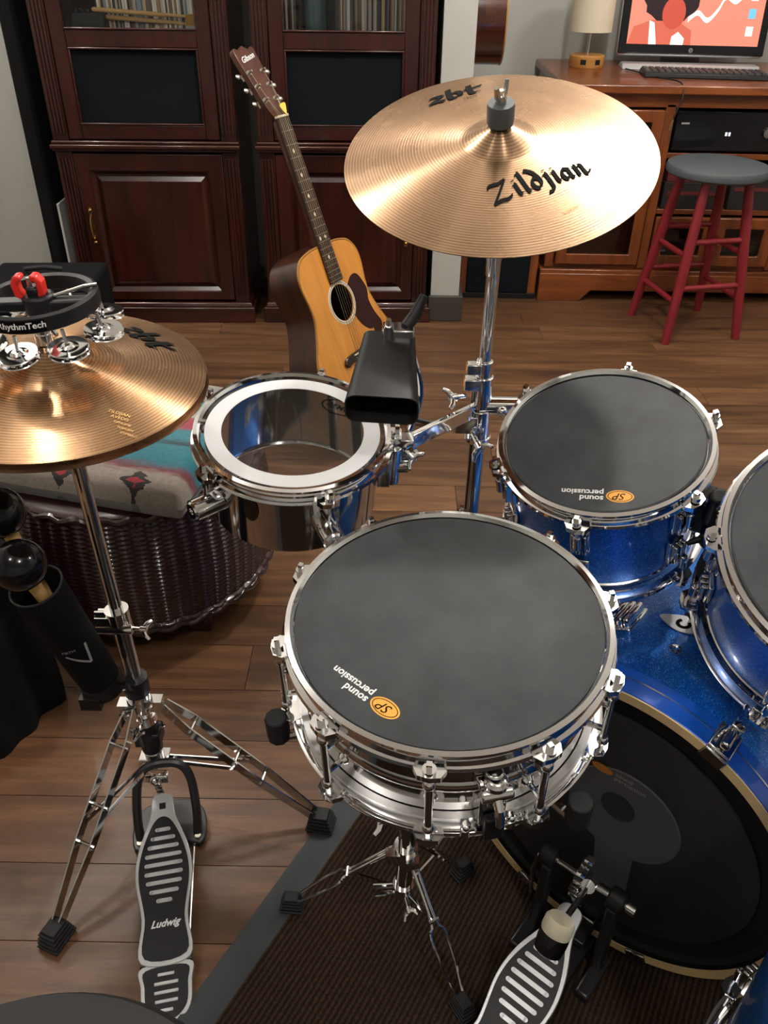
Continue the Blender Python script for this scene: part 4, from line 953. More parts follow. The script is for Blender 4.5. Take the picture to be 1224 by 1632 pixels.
def tom(M0, R_, depth, n, a0, label, pad_org, pad_ang, name='tom_drum', grp='blue rack toms', bottom=True, pad=True):
    """R_ outer radius of the upper hoop lip; local z=0 is the hoop top"""
    rs = R_ - .012; sh = rs - .004
    t = empty(name, M0); tag(t, label, 'drum', grp)
    shell = MB().lathe([(sh, -.014), (sh, -depth + .014), (sh - .006, -depth + .014), (sh - .006, -.014)], 96, closed=True).build('shell', 'blue_sparkle', t)
    for z in (-.024, -depth + .024): MB().lathe([(sh + .0002, z - .004), (sh + .0022, z - .003), (sh + .0022, z + .003), (sh + .0002, z + .004)], 96, closed=True).build('shell_band', 'chrome', shell)
    hoop_mesh(rs, n, 1, a0).build('upper_hoop', 'chrome', t)
    if bottom: hoop_mesh(rs, n, -1, a0).build('lower_hoop', 'chrome', t, M=Matrix.Translation((0, 0, -depth)))
    MB().lathe([(0, -.0095), (rs + .002, -.0095), (rs + .002, -.0125), (0, -.0125)], 96).build('batter_head', 'white_ring', t)
    if bottom: MB().lathe([(0, -depth + .012), (rs + .001, -depth + .012), (rs + .001, -depth + .010), (0, -depth + .010)], 96).build('resonant_head', 'clear_film', t)
    if pad:
        p = MB().lathe([(0, -.004), (rs - .001, -.004), (rs + .001, -.0055), (rs + .001, -.0092), (0, -.0092)], 96).build('mute_pad', 'mute_pad', t)
        pad_print(p, pad_org, pad_ang, -.004, .88)
    Rl = Matrix.Rotation(a0, 4, 'Z'); rr_ = rs + .020
    for zc, dn in ((-.062, 1), (-depth + .062, -1)):
        if dn < 0 and not bottom: continue
        l = small_lug(sh, zc, dn).build('lug', 'dark_chrome', t, bevel=.002)
        z2 = -.010 if dn > 0 else -depth + .010
        rd_ = MB(); rd_.cyl((sh + .020, 0, zc), (rr_, 0, z2), .0026, n=8); rd_.cyl((rr_, 0, z2 - dn * .001), (rr_, 0, z2 + dn * .006), .0058, n=12); rd_.box((rr_, 0, z2 + dn * .009), (.006, .006, .008))
        rd_.build('tension_rod', 'chrome', l)
        l.matrix_local = Rl
        for k in range(1, n):
            c = copy_child(l, t, Matrix.Rotation(a0 + 2 * PI * k / n, 4, 'Z'))
            for g in list(l.children): copy_child(g, c)
    return t
T1 = disc_frame((.286, .946, .714), -10.2, 13.4); T2 = disc_frame((.535, .712, .716), -8.4, 24)
tom(T1, .138, .185, 6, rad(-52), 'smaller blue sparkle rack tom with grey mute pad, nearest the crash stand', (.002, -.103), rad(168))
tom(T2, .163, .20, 6, rad(-10), 'larger blue sparkle rack tom cut off by the right edge', (.03, -.12), rad(150))
# floor tom at the lower right corner
FT = at(.548, .352, .60)
ft = tom(FT, .186, .44, 8, rad(168), 'blue sparkle floor tom in the lower right corner', (0, -.1), rad(180), 'floor_tom', None)
for k in range(3):
    a = rad(215 + 120 * k); c_, s_ = math.cos(a), math.sin(a)
    lb = MB(); lb.box((.175 + .010, 0, -.36), (.020, .034, .05), Matrix.Rotation(a, 4, 'Z')); lb.cyl((c_ * .198, s_ * .198, -.385), (c_ * .198, s_ * .198, -.335), .012, n=16)
    lb = lb.build('leg_bracket', 'chrome', ft, bevel=.003)
    MB().tube([(c_ * .198, s_ * .198, -.325), (c_ * .198, s_ * .198, -.47), (c_ * .225, s_ * .225, -.57), (c_ * .225, s_ * .225, -.598)], .005, 10).build('leg', 'chrome', ft)
    MB().cyl((c_ * .225, s_ * .225, -.5985), (c_ * .225, s_ * .225, -.565), .011, .009, 14).build('rubber_foot', 'rubber', ft)

# bass drum: local x right, y up, z toward the drummer
byaw = rad(-39); bn = V((math.sin(byaw), -math.cos(byaw), 0)); bx = V((math.cos(byaw), math.sin(byaw), 0)); BO = V((.318, .695, .256))
BM = axes(BO, bx, V((0, 0, 1)), bn); BR, BD = .250, .40
t = empty('bass_drum', BM); tag(t, 'blue sparkle bass drum on its side with black head', 'drum')
MB().lathe([(.228, -.012), (.228, -BD - .012), (.222, -BD - .012), (.222, -.012)], 128, closed=True).build('shell', 'blue_sparkle', t)
for nm, s, z in (('batter_hoop', 1, 0.), ('front_hoop', -1, -BD - .024)):
    h = MB().lathe([(.238, z + .016 * s), (.2485, z + .016 * s), (.250, z + .014 * s), (.250, z - .026 * s), (.2375, z - .026 * s)], 128, closed=True).build(nm, 'blue_hoop', t)
    MB().lathe([(.2365, z + .0175 * s), (.2495, z + .0175 * s), (.2495, z + .0155 * s), (.2365, z + .0155 * s)], 128, closed=True).build('maple_face', 'maple_edge', h)
    MB().lathe([(.2378, z + .015 * s), (.2380, z - .026 * s), (.236, z - .026 * s), (.236, z + .015 * s)], 128, closed=True).build('hoop_lining', 'black_print', h)
    MB().lathe([(.2502, z - .008 * s), (.2508, z - .008 * s), (.2508, z - .0105 * s), (.2502, z - .0105 * s)], 128, closed=True).build('inlay_line', 'chrome_soft', h)
    MB().lathe([(.228, z + .004 * s), (.236, z + .008 * s), (.236, z - .004 * s), (.228, z - .010 * s)], 96, closed=True).build('head_rim', 'black_metal', h)
MB().lathe([(0, .002), (.231, .002), (.231, -.001), (0, -.001)], 96).build('batter_head', 'bass_head', t)
MB().lathe([(0, -BD - .026), (.231, -BD - .026), (.231, -BD - .023), (0, -BD - .023)], 96).build('front_head', 'bass_head', t)
p = MB().lathe([(.0, .0022), (.196, .0022), (.200, .004), (.200, .008), (.194, .0095), (.0, .0095)], 96).build('mute_ring', 'bass_pad', t)
MB().lathe([(0, .0096), (.078, .0096), (.080, .0105), (.078, .0120), (0, .0120)], 64, Matrix.Translation((.016, .034, 0))).build('impact_pad', 'bass_patch', p)
MB().lathe([(0, .0120), (.024, .0120), (.024, .0124), (0, .0124)], 40, Matrix.Translation((.008, .046, 0))).build('beater_spot', 'bass_pad', p)
MB().prism([(-.012, -.03), (.045, -.03), (.05, -.125), (.0, -.125)], .0097, .0112).build('mute_tab', 'bass_patch', p)
el = [(-.024 + .015 * math.cos(a * PI / 12), .100 + .007 * math.sin(a * PI / 12)) for a in range(24)]
MB().add([(x, y, .0122) for x, y in el], [tuple(range(24))]).build('logo_oval', 'orange_dim', p, flat=True)
for tx, dy_ in (('sound', .100), ('percussion', .092)):
    vf = font_word(tx, .010); MB().add([(x - .006, y + dy_, .0122) for x, y in vf[0]], vf[1]).build('pad_letters', 'grey_print', p, flat=True)
NC = 8
for k in range(NC):
    a = rad(67 + 360 / NC * k); Rk = Matrix.Rotation(a, 4, 'Z')
    c = MB(); c.box((.252, 0, -.006), (.006, .030, .044)); c.box((.244, 0, .0185), (.018, .030, .005)); c.box((.262, 0, -.022), (.018, .016, .012)); c.cyl((.262, 0, -.03), (.262, 0, .012), .006, n=12)
    c = c.build('claw_hook', 'dark_chrome', t, bevel=.002, M=Rk)
    rd_ = MB(); rd_.cyl((.262, 0, -.02), (.246, 0, -.12), .0032, n=8); rd_.build('tension_rod', 'chrome', c)
    l = MB()
    for q in range(3): l.box((.2385, (q - 1) * .010, -.145), (.020, .008, .05))
    l.box((.231, 0, -.145), (.010, .034, .06)); l.build('lug', 'chrome', t, bevel=.003, M=Rk)
# maker badge and air vent on the shell top
def on_shell(a, z): return Matrix.Rotation(rad(a), 4, 'Z') @ Matrix.Translation((.2285, 0, z)) @ Matrix.Rotation(PI / 2, 4, 'Y')
bdg = MB().prism(cspline([(0, .034), (.013, .016), (.018, 0), (.013, -.016), (0, -.034), (-.013, -.016), (-.018, 0), (-.013, .016)], 4), 0, .0015).build('badge', 'silver_paint', t, M=on_shell(95, -.170))
vv = [(.0105 * math.cos(rad(q)), .0105 * math.sin(rad(q))) for q in range(40, 321, 20)] + [(.0055 * math.cos(rad(q)), .0055 * math.sin(rad(q))) for q in range(320, 39, -20)]
MB().prism(vv, .0015, .002).build('badge_letter', 'black_print', bdg, flat=True)
MB().lathe([(.003, 0), (.009, 0), (.008, .003), (.004, .004), (.003, .003)], 20, closed=True).build('air_vent', 'chrome', t, M=on_shell(92, -.115))
for a in (215, 325):
    sp_ = MB(); sp_.cyl((.236 * math.cos(rad(a)), .236 * math.sin(rad(a)), -BD + .06), (.30 * math.cos(rad(a)), -.248, -BD + .01), .006, n=10); sp_.build('spur', 'chrome', t)

# tom holder on the bass drum
t = empty('tom_holder', at(0, 0, 0)); tag(t, 'chrome and black double tom holder rising from the bass drum', 'tom holder')
pb = V((.447, .853, .468)); pt_ = V((.432, .868, .645))
MB().lathe([(0, 0), (.036, 0), (.036, .010), (.022, .022), (.022, .05), (0, .05)], 28, Matrix.Translation(pb)).build('base_bracket', 'black_metal', t)
MB().cyl(pb, pt_, .0127, n=20).build('post', 'chrome', t)
for Mt, R_, aa, zz in ((T1, .126, -30, -.085), (T2, .151, 140, -.090)):
    e = Mt @ V(((R_ + .002) * math.cos(rad(aa)), (R_ + .002) * math.sin(rad(aa)), zz)); e1 = Mt @ V(((R_ + .035) * math.cos(rad(aa)), (R_ + .035) * math.sin(rad(aa)), zz + .004))
    MB().tube([pt_ - V((0, 0, .02)), pt_.lerp(e1, .5) + V((0, 0, .012)), e1, e1.lerp(e, .6)], .008, 12).build('arm', 'chrome', t)
    bk_ = MB(); bk_.box((R_ + .010, 0, zz), (.022, .042, .055)); bk_.cyl((R_ + .024, 0, zz - .03), (R_ + .024, 0, zz + .03), .012, n=16); bk_.build('drum_bracket', 'black_plastic', t, bevel=.004, M=Mt @ Matrix.Rotation(rad(aa), 4, 'Z'))
b = MB(); b.cyl(pt_ - V((0, 0, .045)), pt_ + V((0, 0, .012)), .021, n=24); wing_bolt(b, pt_ + V((-.015, -.015, -.015)), (-.7, -.7, .1), 1.1); b.build('clamp_head', 'black_plastic', t, bevel=.002)

# ------------------------------------------------------------------ kick pedal
KM = axes(V((BO.x, BO.y, .005)), bx, -bn, V((0, 0, 1)))
t = empty('kick_pedal', KM); tag(t, 'chain drive kick pedal with white felt beater at the bass drum', 'drum pedal')
for s in (-1, 1):
    p = MB(); p.bar((s * .052, -.056, .012), (s * .050, -.056, .165), .016, .022, up=(0, 1, 0)); p.box((s * .055, -.075, .008), (.022, .075, .016)); p.build('post', 'black_metal', t, bevel=.004)
    MB().cyl((s * .040, -.056, .180), (s * .064, -.056, .180), .016, n=24).build('bearing_housing', 'black_plastic', t, bevel=.003)
MB().cyl((-.040, -.056, .180), (.066, -.056, .180), .0045, n=14).build('axle', 'chrome', t)
MB().cyl((.066, -.056, .18), (.078, -.056, .18), .0075, n=14).build('axle_nut', 'chrome', t)
b = MB(); b.tube([(-.066, -.056, .165), (-.075, -.050, .12), (-.07, -.05, .06)], .004, 10); b.build('spring', 'chrome', t)
b = MB(); b.lathe([(.006, -.006), (.024, -.006), (.027, 0), (.024, .006), (.006, .006)], 24, Matrix.Translation((0, -.056, .18)) @ Matrix.Rotation(PI / 2, 4, 'Y'), closed=True)
for k in range(16): a = 2 * PI * k / 16; b.box((0, -.056 + .027 * math.cos(a), .18 + .027 * math.sin(a)), (.012, .005, .005))
b.build('sprocket', 'dark_chrome', t)
toe = V((.003, -.062, .128)); heel = V((0, -.300, .022)); dy = (toe - heel).normalized(); dx = V((1, 0, 0))
ch = MB()
for k in range(7): p = toe.lerp(V((0, -.084, .184)), k / 6); ch.box(p, (.011, .0045, .006)); ch.cyl(p - V((.007, 0, 0)), p + V((.007, 0, 0)), .0025, n=8)
ch.build('chain', 'dark_chrome', t)
pedal_board(t, axes(heel, dx, dy, dx.cross(dy)))
b = MB(); b.box((0, -.205, .004), (.066, .36, .008), taper=(.97, .99)); b.box((0, -.03, .022), (.05, .05, .012)); b.build('base_plate', 'black_metal', t, bevel=.002)
hk = MB(); hk.box((0, -.004, .030), (.045, .030, .006)); hk.box((0, -.016, .018), (.045, .006, .03)); hk.build('hoop_clamp', 'chrome', t, bevel=.002)
ax0 = V((0.012, -.056, .18)); bt = V((.026, -.202, .272)); sdir = (bt - ax0).normalized(); pd = (V((0, .55, .83)) - sdir * sdir.dot(V((0, .55, .83)))).normalized()
MB().cyl(ax0, bt, .004, n=12).build('beater_shaft', 'chrome', t)
MB().cyl(ax0 - sdir * .012, ax0 + sdir * .016, .010, n=16).build('beater_hub', 'chrome', t)
qx = sdir.cross(pd).normalized(); BMx = axes(bt, qx, pd.cross(qx), pd)
MB().lathe([(0, -.026), (.012, -.026), (.017, -.022), (.0185, -.008), (.0185, .003), (0, .003)], 32).build('beater_back', 'black_gloss', t, M=BMx)
MB().lathe([(0, .003), (.018, .003), (.019, .007), (.0185, .018), (.0155, .0225), (0, .0235)], 32).build('beater_felt', 'felt_white', t, M=BMx)

# ------------------------------------------------------------------ snare drum
SMx = disc_frame((.071, .670, .647), -2.0, 4.9); SR, SD = .1766, .145; rs = SR - .012; sh = rs - .003; NL = 10; a0 = rad(-98)
t = empty('snare_drum', SMx); tag(t, 'chrome snare drum with grey mute pad in the middle of the kit', 'drum')
prof = [(sh, -.016), (sh, -.066), (sh + .003, -.070), (sh + .0035, -.075), (sh + .003, -.080), (sh, -.084), (sh, -SD + .016), (sh - .002, -SD + .016), (sh - .002, -.016)]
MB().lathe(prof, 128, closed=True).build('shell', 'dark_chrome', t)
hoop_mesh(rs, NL, 1, a0).build('upper_hoop', 'chrome', t)
hoop_mesh(rs, NL, -1, a0).build('lower_hoop', 'chrome', t, M=Matrix.Translation((0, 0, -SD)))
MB().lathe([(rs + .001, -SD + .012), (rs + .006, -SD + .020), (rs + .006, -SD + .028), (rs - .002, -SD + .028), (rs - .002, -SD + .012)], 96, closed=True).build('head_collar', 'steel', t)
MB().lathe([(0, -.0095), (rs + .002, -.0095), (rs + .002, -.0125), (0, -.0125)], 96).build('batter_head', 'white_ring', t)
MB().lathe([(0, -SD + .012), (rs, -SD + .012), (rs, -SD + .010), (0, -SD + .010)], 96).build('snare_head', 'clear_film', t)
p = MB().lathe([(0, -.0035), (rs - .001, -.0035), (rs + .0015, -.005), (rs + .0015, -.0092), (0, -.0092)], 128).build('mute_pad', 'mute_pad', t)
pad_print(p, (-.067, -.119), rad(140), -.0035, .90)
l = MB(); X = rs + .0205
l.cyl((X, 0, -.030), (X, 0, -SD + .030), .0042, n=12)
for z in (-.034, -SD + .034): l.sphere((X, 0, z), .0066, 8, sc=(1, 1, 1.2))
for z in (-.052, -SD + .052): l.cyl((sh - .001, 0, z), (X, 0, z), .0034, n=10); l.lathe([(0, 0), (.0075, 0), (.005, .004), (0, .004)], 14, Matrix.Translation((sh, 0, z)) @ Matrix.Rotation(PI / 2, 4, 'Y'))
l = l.build('tube_lug', 'chrome', t)
for z, s in ((-.012, 1), (-SD + .012, -1)):
    rd_ = MB(); rd_.cyl((X, 0, z - s * .022), (X, 0, z), .0028, n=8); rd_.cyl((X, 0, z - s * .001), (X, 0, z + s * .004), .0068, n=14); rd_.cyl((X, 0, z + s * .004), (X, 0, z + s * .012), .0038, n=4); rd_.build('tension_rod', 'chrome', l)
l.matrix_local = Matrix.Rotation(a0, 4, 'Z')
for k in range(1, NL):
    c = copy_child(l, t, Matrix.Rotation(a0 + 2 * PI * k / NL, 4, 'Z')); [copy_child(g, c) for g in list(l.children)]
Rk = Matrix.Rotation(rad(-78), 4, 'Z'); th_ = MB()
th_.box((sh + .010, 0, -.085), (.020, .028, .060)); th_.box((sh + .020, 0, -.060), (.014, .018, .026)); th_.cyl((sh + .024, -.016, -.052), (sh + .024, .016, -.052), .008, n=16); th_.tube([(sh + .024, 0, -.052), (sh + .036, 0, -.062), (sh + .040, 0, -.085)], [.006, .005, .004], 10)
th_.cyl((sh + .014, 0, -.03), (sh + .014, 0, -.05), .009, n=16); th_.lathe([(0, 0), (.012, 0), (.012, .008), (.009, .012), (0, .012)], 20, Matrix.Translation((sh + .020, 0, -.044)))
for s in (-1, 1): th_.cyl((sh + .012, s * .024, -SD + .004), (sh + .012, s * .024, -SD + .026), .0055, n=12)
th_ = th_.build('strainer', 'chrome', t, bevel=.002, M=Rk)
MB().box((sh + .026, 0, -.108), (.010, .020, .036)).build('strainer_lever', 'black_plastic', th_, bevel=.002)
MB().box((sh + .004, 0, -SD + .004), (.006, .036, .002)).build('snare_strap', 'steel', th_)
for k in range(8): pass
# ------------------------------------------------------------------ snare stand
t = empty('snare_stand', at(0, 0, 0)); tag(t, 'chrome tripod stand under the snare drum on the rug', 'snare stand')
C0 = V((.038, .690, 0)); Bc = SMx @ V((0, 0, -SD - .004))
RZ = .005
MB().cyl(C0 + V((0, 0, .085)), C0 + V((.004, .0, .30)), .0125, n=20).build('lower_tube', 'dark_chrome', t)
MB().cyl(C0 + V((.003, 0, .27)), Bc - V((0, 0, .06)), .0095, n=20).build('upper_tube', 'dark_chrome', t)
b = MB(); b.cyl(C0 + V((.003, 0, .255)), C0 + V((.004, 0, .29)), .017, n=24); wing_bolt(b, C0 + V((-.012, -.008, .272)), (-1, -.3, 0), 1.1); b.build('height_clamp', 'chrome', t)
b = MB(); b.cyl(C0 + V((.001, 0, .165)), C0 + V((.001, 0, .195)), .017, n=24); b.box(C0 + V((-.018, -.008, .18)), (.02, .014, .018)); b.box(C0 + V((.010, -.018, .18)), (.018, .016, .018)); b.build('leg_collar', 'chrome', t)
b = MB(); b.cyl(C0 + V((0, 0, .078)), C0 + V((0, 0, .10)), .016, n=20); b.tube([C0 + V((-.016, -.004, .098)), C0 + V((-.045, -.008, .102))], .0035, 8); b.tube([C0 + V((-.014, -.01, .09)), C0 + V((-.042, -.016, .094))], .0035, 8); wing_bolt(b, C0 + V((.004, -.014, .086)), (.3, -1, -.3), .9); b.build('brace_collar', 'chrome', t)
def wire_leg(parent, top, foot, wid):
    top, foot = V(top), V(foot); d = (foot - top).normalized(); sd = d.cross(V((0, 0, 1))).normalized(); l = MB()
    for s in (-1, 1):
        P = [top + sd * s * .004, top.lerp(foot, .42) + sd * s * .004, top.lerp(foot, .50) + sd * s * wid, top.lerp(foot, .72) + sd * s * wid, top.lerp(foot, .96) + sd * s * .005]
        l.tube(spline(P, 4), .0023, 8)
    l.cyl(top.lerp(foot, .42) - sd * .008, top.lerp(foot, .42) + sd * .008, .0035, n=8)
    o = l.build('leg', 'chrome', parent); fm = axes(V((foot.x, foot.y, RZ)), sd, V((0, 0, 1)).cross(sd), V((0, 0, 1)))
    q = MB(); q.box((0, 0, .016), (.024, .036, .032), fm, taper=(.7, .6))
    for k in range(4): q.box((0, 0, .005 + k * .007), (.026 - k * .002, .038 - k * .004, .003), fm)
    q.build('rubber_foot', 'rubber', o, bevel=.002)
for fx, fy in ((-.132, .703), (.122, .556), (.136, .765)):
    f_ = V((fx, fy, .022)); d_ = (V((fx, fy, 0)) - C0).normalized(); wire_leg(t, C0 + d_ * .018 + V((0, 0, .182)), f_, .011)
    MB().bar(C0 + d_ * .016 + V((0, 0, .088)), (C0 + d_ * .018 + V((0, 0, .182))).lerp(f_, .42), .003, .008).build('brace', 'chrome', t)
b = MB(); b.cyl(Bc - V((0, 0, .075)), Bc - V((0, 0, .045)), .018, n=24); b.build('basket_hub', 'dark_chrome', t)
for k in range(3):
    a = rad(72 + 120 * k); e1 = SMx @ V((.150 * math.cos(a), .150 * math.sin(a), -SD - .016)); e2 = SMx @ V((.199 * math.cos(a), .199 * math.sin(a), -SD - .016)); e3 = SMx @ V((.199 * math.cos(a), .199 * math.sin(a), -SD + .022))
    ar = MB().tube([Bc - V((0, 0, .055)), e1, e2], .006, 10).build('basket_arm', 'dark_chrome', t); MB().cyl(e2, e3, .0135, n=10).build('rubber_tip', 'rubber', ar, bevel=.002)

# ------------------------------------------------------------------ timbale
TM = disc_frame((-.126, .994, .694), 3.45, 8.0); R_ = .135; rs = R_ - .012; sh = rs - .003; TD = .125; NL = 5; a0 = rad(-66)
t = empty('timbale', TM); tag(t, 'small chrome timbale with clear head and white ring', 'drum')
MB().lathe([(sh, -.014), (sh, -TD + .004), (sh - .003, -TD), (sh - .005, -TD + .004), (sh - .002, -TD + .010), (sh - .002, -.014)], 96, closed=True).build('shell', 'dark_chrome', t)
hoop_mesh(rs, NL, 1, a0).build('hoop', 'chrome', t)
hd_ = MB().lathe([(0, -.006), (rs + .002, -.006)], 96).build('clear_head', 'clear_film', t)
MB().lathe([(.097, -.0050), (.1195, -.0050), (.1195, -.0056), (.097, -.0056)], 96, closed=True).build('white_ring', 'white_ring', hd_)
el = [(.028 * math.cos(a * PI / 16), .017 * math.sin(a * PI / 16)) for a in range(32)]
lettering('logo_ring', (el + [(x * .9, y * .86) for x, y in el], [(i, (i + 1) % 32, 32 + (i + 1) % 32, 32 + i) for i in range(32)]), 'black_print', hd_, (.060, .058), rad(-28), lambda x, y: -.0058, .0006)
vf = font_word('REMO', .014, .1, .0003, 'CENTER'); lettering('logo_letters', ([(x, y - .005) for x, y in vf[0]], vf[1]), 'black_print', hd_, (.060, .058), rad(-28), lambda x, y: -.0058, .0006)
l = MB(); X = rs + .0205
l.cyl((sh - .001, 0, -.066), (X + .020, 0, -.066), .0165, .015, 24); l.lathe([(.005, 0), (.013, 0), (.011, .003), (.005, .003)], 20, Matrix.Translation((X + .020, 0, -.066)) @ Matrix.Rotation(PI / 2, 4, 'Y'), closed=True)
l = l.build('lug', 'chrome', t)
rd_ = MB(); rd_.cyl((X, 0, -.055), (X, 0, -.012), .003, n=8); rd_.cyl((X, 0, -.013), (X, 0, -.006), .0068, n=14); rd_.box((X, 0, -.002), (.006, .006, .009)); rd_.build('tension_rod', 'chrome', l)
l.matrix_local = Matrix.Rotation(a0, 4, 'Z')
for k in range(1, NL):
    c = copy_child(l, t, Matrix.Rotation(a0 + 2 * PI * k / NL, 4, 'Z')); [copy_child(g, c) for g in list(l.children)]
bgk = MB().prism([(.011 * math.cos(a * PI / 10), .020 * math.sin(a * PI / 10)) for a in range(20)], 0, .0012).build('badge', 'black_gloss', t, M=Matrix.Rotation(rad(-112), 4, 'Z') @ Matrix.Translation((sh, 0, -.055)) @ Matrix.Rotation(PI / 2, 4, 'Y') @ Matrix.Rotation(PI / 2, 4, 'Z'))
b = MB(); b.box((sh + .009, 0, -.066), (.018, .04, .05)); b.cyl((sh + .022, 0, -.095), (sh + .022, 0, -.03), .012, n=16); wing_bolt(b, (sh + .03, .006, -.05), (.8, .6, 0), 1.1); b.build('mount_bracket', 'chrome', t, bevel=.003, M=Matrix.Rotation(rad(4), 4, 'Z'))

# ------------------------------------------------------------------ crash stand
PX, PY = .147, 1.150
t = empty('cymbal_stand', at(0, 0, 0)); tag(t, 'tall chrome tripod stand carrying the crash cymbal and timbale', 'cymbal stand')
MB().cyl((PX, PY, .09), (PX, PY, .665), .0127, n=24).build('lower_tube', 'dark_chrome', t)
MB().cyl((PX, PY, .64), (PX + .001, PY, .895), .0095, n=24).build('upper_tube', 'chrome', t)
cc = CM @ V((0, 0, 0)); nrm = (CM.to_3x3() @ V((0, 0, 1)))
MB().lathe([(0, .855), (.010, .855), (.0105, .875), (.0165, .905), (.0165, .935), (.012, .942), (0, .942)], 28, Matrix.Translation((PX, PY, 0))).build('tilter_socket', 'chrome', t)
MB().tube([(PX, PY, .935), cc + nrm * (-.012), cc + nrm * .012], .0075, 14).build('tilter', 'chrome', t)
MB().cyl(cc + nrm * .012, cc + nrm * .088, .0034, n=12).build('top_rod', 'chrome', t)
MB().lathe([(.004, .012), (.016, .012), (.017, .020), (.004, .020)], 24, CM, closed=True).build('lower_felt', 'felt_dark', t)
MB().lathe([(.004, .0455), (.0165, .0455), (.0175, .050), (.0175, .068), (.0165, .072), (.004, .072)], 32, CM, closed=True).build('upper_felt', 'stool_grey', t)
b = MB(); b.cyl(cc + nrm * .072, cc + nrm * .082, .007, n=16); e_ = (CM.to_3x3() @ V((.6, .8, 0)))
for s in (-1, 1): b.tube([cc + nrm * .077, cc + nrm * .083 + e_ * s * .008, cc + nrm * .096 + e_ * s * .012], [.005, .0045, .003], 8)
b.build('wing_nut', 'nickel', t)
b = MB(); b.cyl((PX, PY, .648), (PX, PY, .70), .0165, n=24); b.box((PX - .016, PY - .006, .69), (.026, .02, .018)); b.box((PX - .016, PY - .006, .715), (.022, .018, .016)); b.cyl((PX, PY, .70), (PX, PY, .725), .0135, n=20); wing_bolt(b, (PX - .026, PY - .012, .672), (-.8, -.5, .1), 1.1); b.build('height_clamp', 'chrome', t, bevel=.002)
b = MB(); b.cyl((PX, PY, .595), (PX, PY, .645), .0185, n=24); b.cyl((PX, PY, .588), (PX, PY, .598), .0205, n=24); b.box((PX - .022, PY - .010, .625), (.034, .026, .028)); wing_bolt(b, (PX - .012, PY - .024, .612), (.35, -.9, -.35), 1.3); b.cyl((PX - .018, PY - .022, .60), (PX - .018, PY + .01, .64), .006, n=12); b.build('multi_clamp', 'chrome', t, bevel=.003)
b = MB(); b.cyl((PX, PY, .650), (PX + .055, PY - .006, .653), .014, n=20); b.tube([(PX + .030, PY - .018, .648), (PX + .055, PY - .045, .632)], .005, 10); b.sphere((PX + .032, PY - .016, .648), .009, 10); b.build('side_clamp', 'chrome', t)
ae = TM @ Matrix.Rotation(rad(4), 4, 'Z') @ V((sh + .022, 0, -.04))
MB().bar((PX - .012, PY - .010, .645), V((ae.x + .015, ae.y + .01, ae.z + .006)), .010, .024).build('mount_arm', 'chrome', t, bevel=.002)
b = MB(); b.cyl(ae - V((0, 0, .012)), ae + V((0, 0, .030)), .0075, n=14); b.box(ae + V((.012, .006, .008)), (.03, .024, .026)); wing_bolt(b, ae + V((.014, -.008, .008)), (.5, -.8, -.1), 1.); b.build('arm_clamp', 'chrome', t, bevel=.002)
b = MB(); b.cyl((PX, PY, .29), (PX, PY, .325), .018, n=24); b.build('leg_collar', 'chrome', t)
b = MB(); b.cyl((PX, PY, .10), (PX, PY, .125), .017, n=24); b.build('brace_collar', 'chrome', t)
for fx, fy in ((.02, 1.43), (.44, 1.30), (.13, .87)):
    tp = V((PX, PY, .305)) + (V((fx, fy, 0)) - V((PX, PY, 0))).normalized() * .02
    strip_leg(t, tp, (fx, fy, .022), None, .010)
    md = tp.lerp(V((fx, fy, .022)), .5); MB().bar((PX, PY, .112), md, .003, .009).build('brace', 'chrome', t)

# ------------------------------------------------------------------ cowbell
t = empty('cowbell', at(0, 0, 0)); tag(t, 'matt black cowbell over the timbale, mouth toward the drummer', 'cowbell')
m0, m1 = V((-.005, .872, .786)), V((.003, .992, .822)); fy_ = (m0 - m1).normalized(); fx_ = V((1, 0, 0)); fx_ = (fx_ - fy_ * fx_.dot(fy_)).normalized(); fz_ = fx_.cross(fy_) * -1
if fz_.z < 0: fz_ = -fz_
def rrect(w, h, r, n=5):
    out = []
    for sx, sy, a in ((1, 1, 0), (-1, 1, 90), (-1, -1, 180), (1, -1, 270)):
        for k in range(n): q = rad(a + 90 * k / (n - 1)); out.append((sx * (w / 2 - r) + r * math.cos(q), sy * (h / 2 - r) + r * math.sin(q)))
    return out
def bell(o, off):
    secs = []
    for c, w, h, r in ((m1, .066, .030, .010), (m1.lerp(m0, .5), .077, .037, .012), (m0, .088, .044, .014)):
        secs.append([c + fx_ * x + fz_ * z for x, z in rrect(w - 2 * off, h - 2 * off, r - off)])
    return secs
so, si_ = bell(0, 0.), bell(0, .0018); n = len(so[0]); vv = [p for s in so for p in s] + [p for s in si_ for p in s]
ff = []
for base in (0, 3 * n):
    for a in range(2):
        for i in range(n): ff.append((base + a * n + i, base + a * n + (i + 1) % n, base + (a + 1) * n + (i + 1) % n, base + (a + 1) * n + i))
ff += [(2 * n + i, 2 * n + (i + 1) % n, 5 * n + (i + 1) % n, 5 * n + i) for i in range(n)] + [tuple(range(n)), tuple(range(3 * n, 4 * n))]
MB().add([tuple(p) for p in vv], ff).build('bell', 'cowbell_black', t, sharp=50)
tb = m1.lerp(m0, .12) + fz_ * .016
b = MB(); b.cyl(tb, tb + fz_ * .022, .0065, n=16); b.cyl(tb + fz_ * .022, tb + fz_ * .030, .0045, .003, 12); b.build('mount_bolt', 'chrome', t)
b = MB(); b.box(tb + V((.012, .016, .004)), (.04, .03, .012)); b.build('mount_plate', 'dark_chrome', t, bevel=.002)
MB().tube([tb + V((.022, .02, .008)), tb + V((.034, .028, .022)), tb + V((.044, .034, .044))], [.008, .0085, .0055], 12).build('lever', 'black_plastic', t)
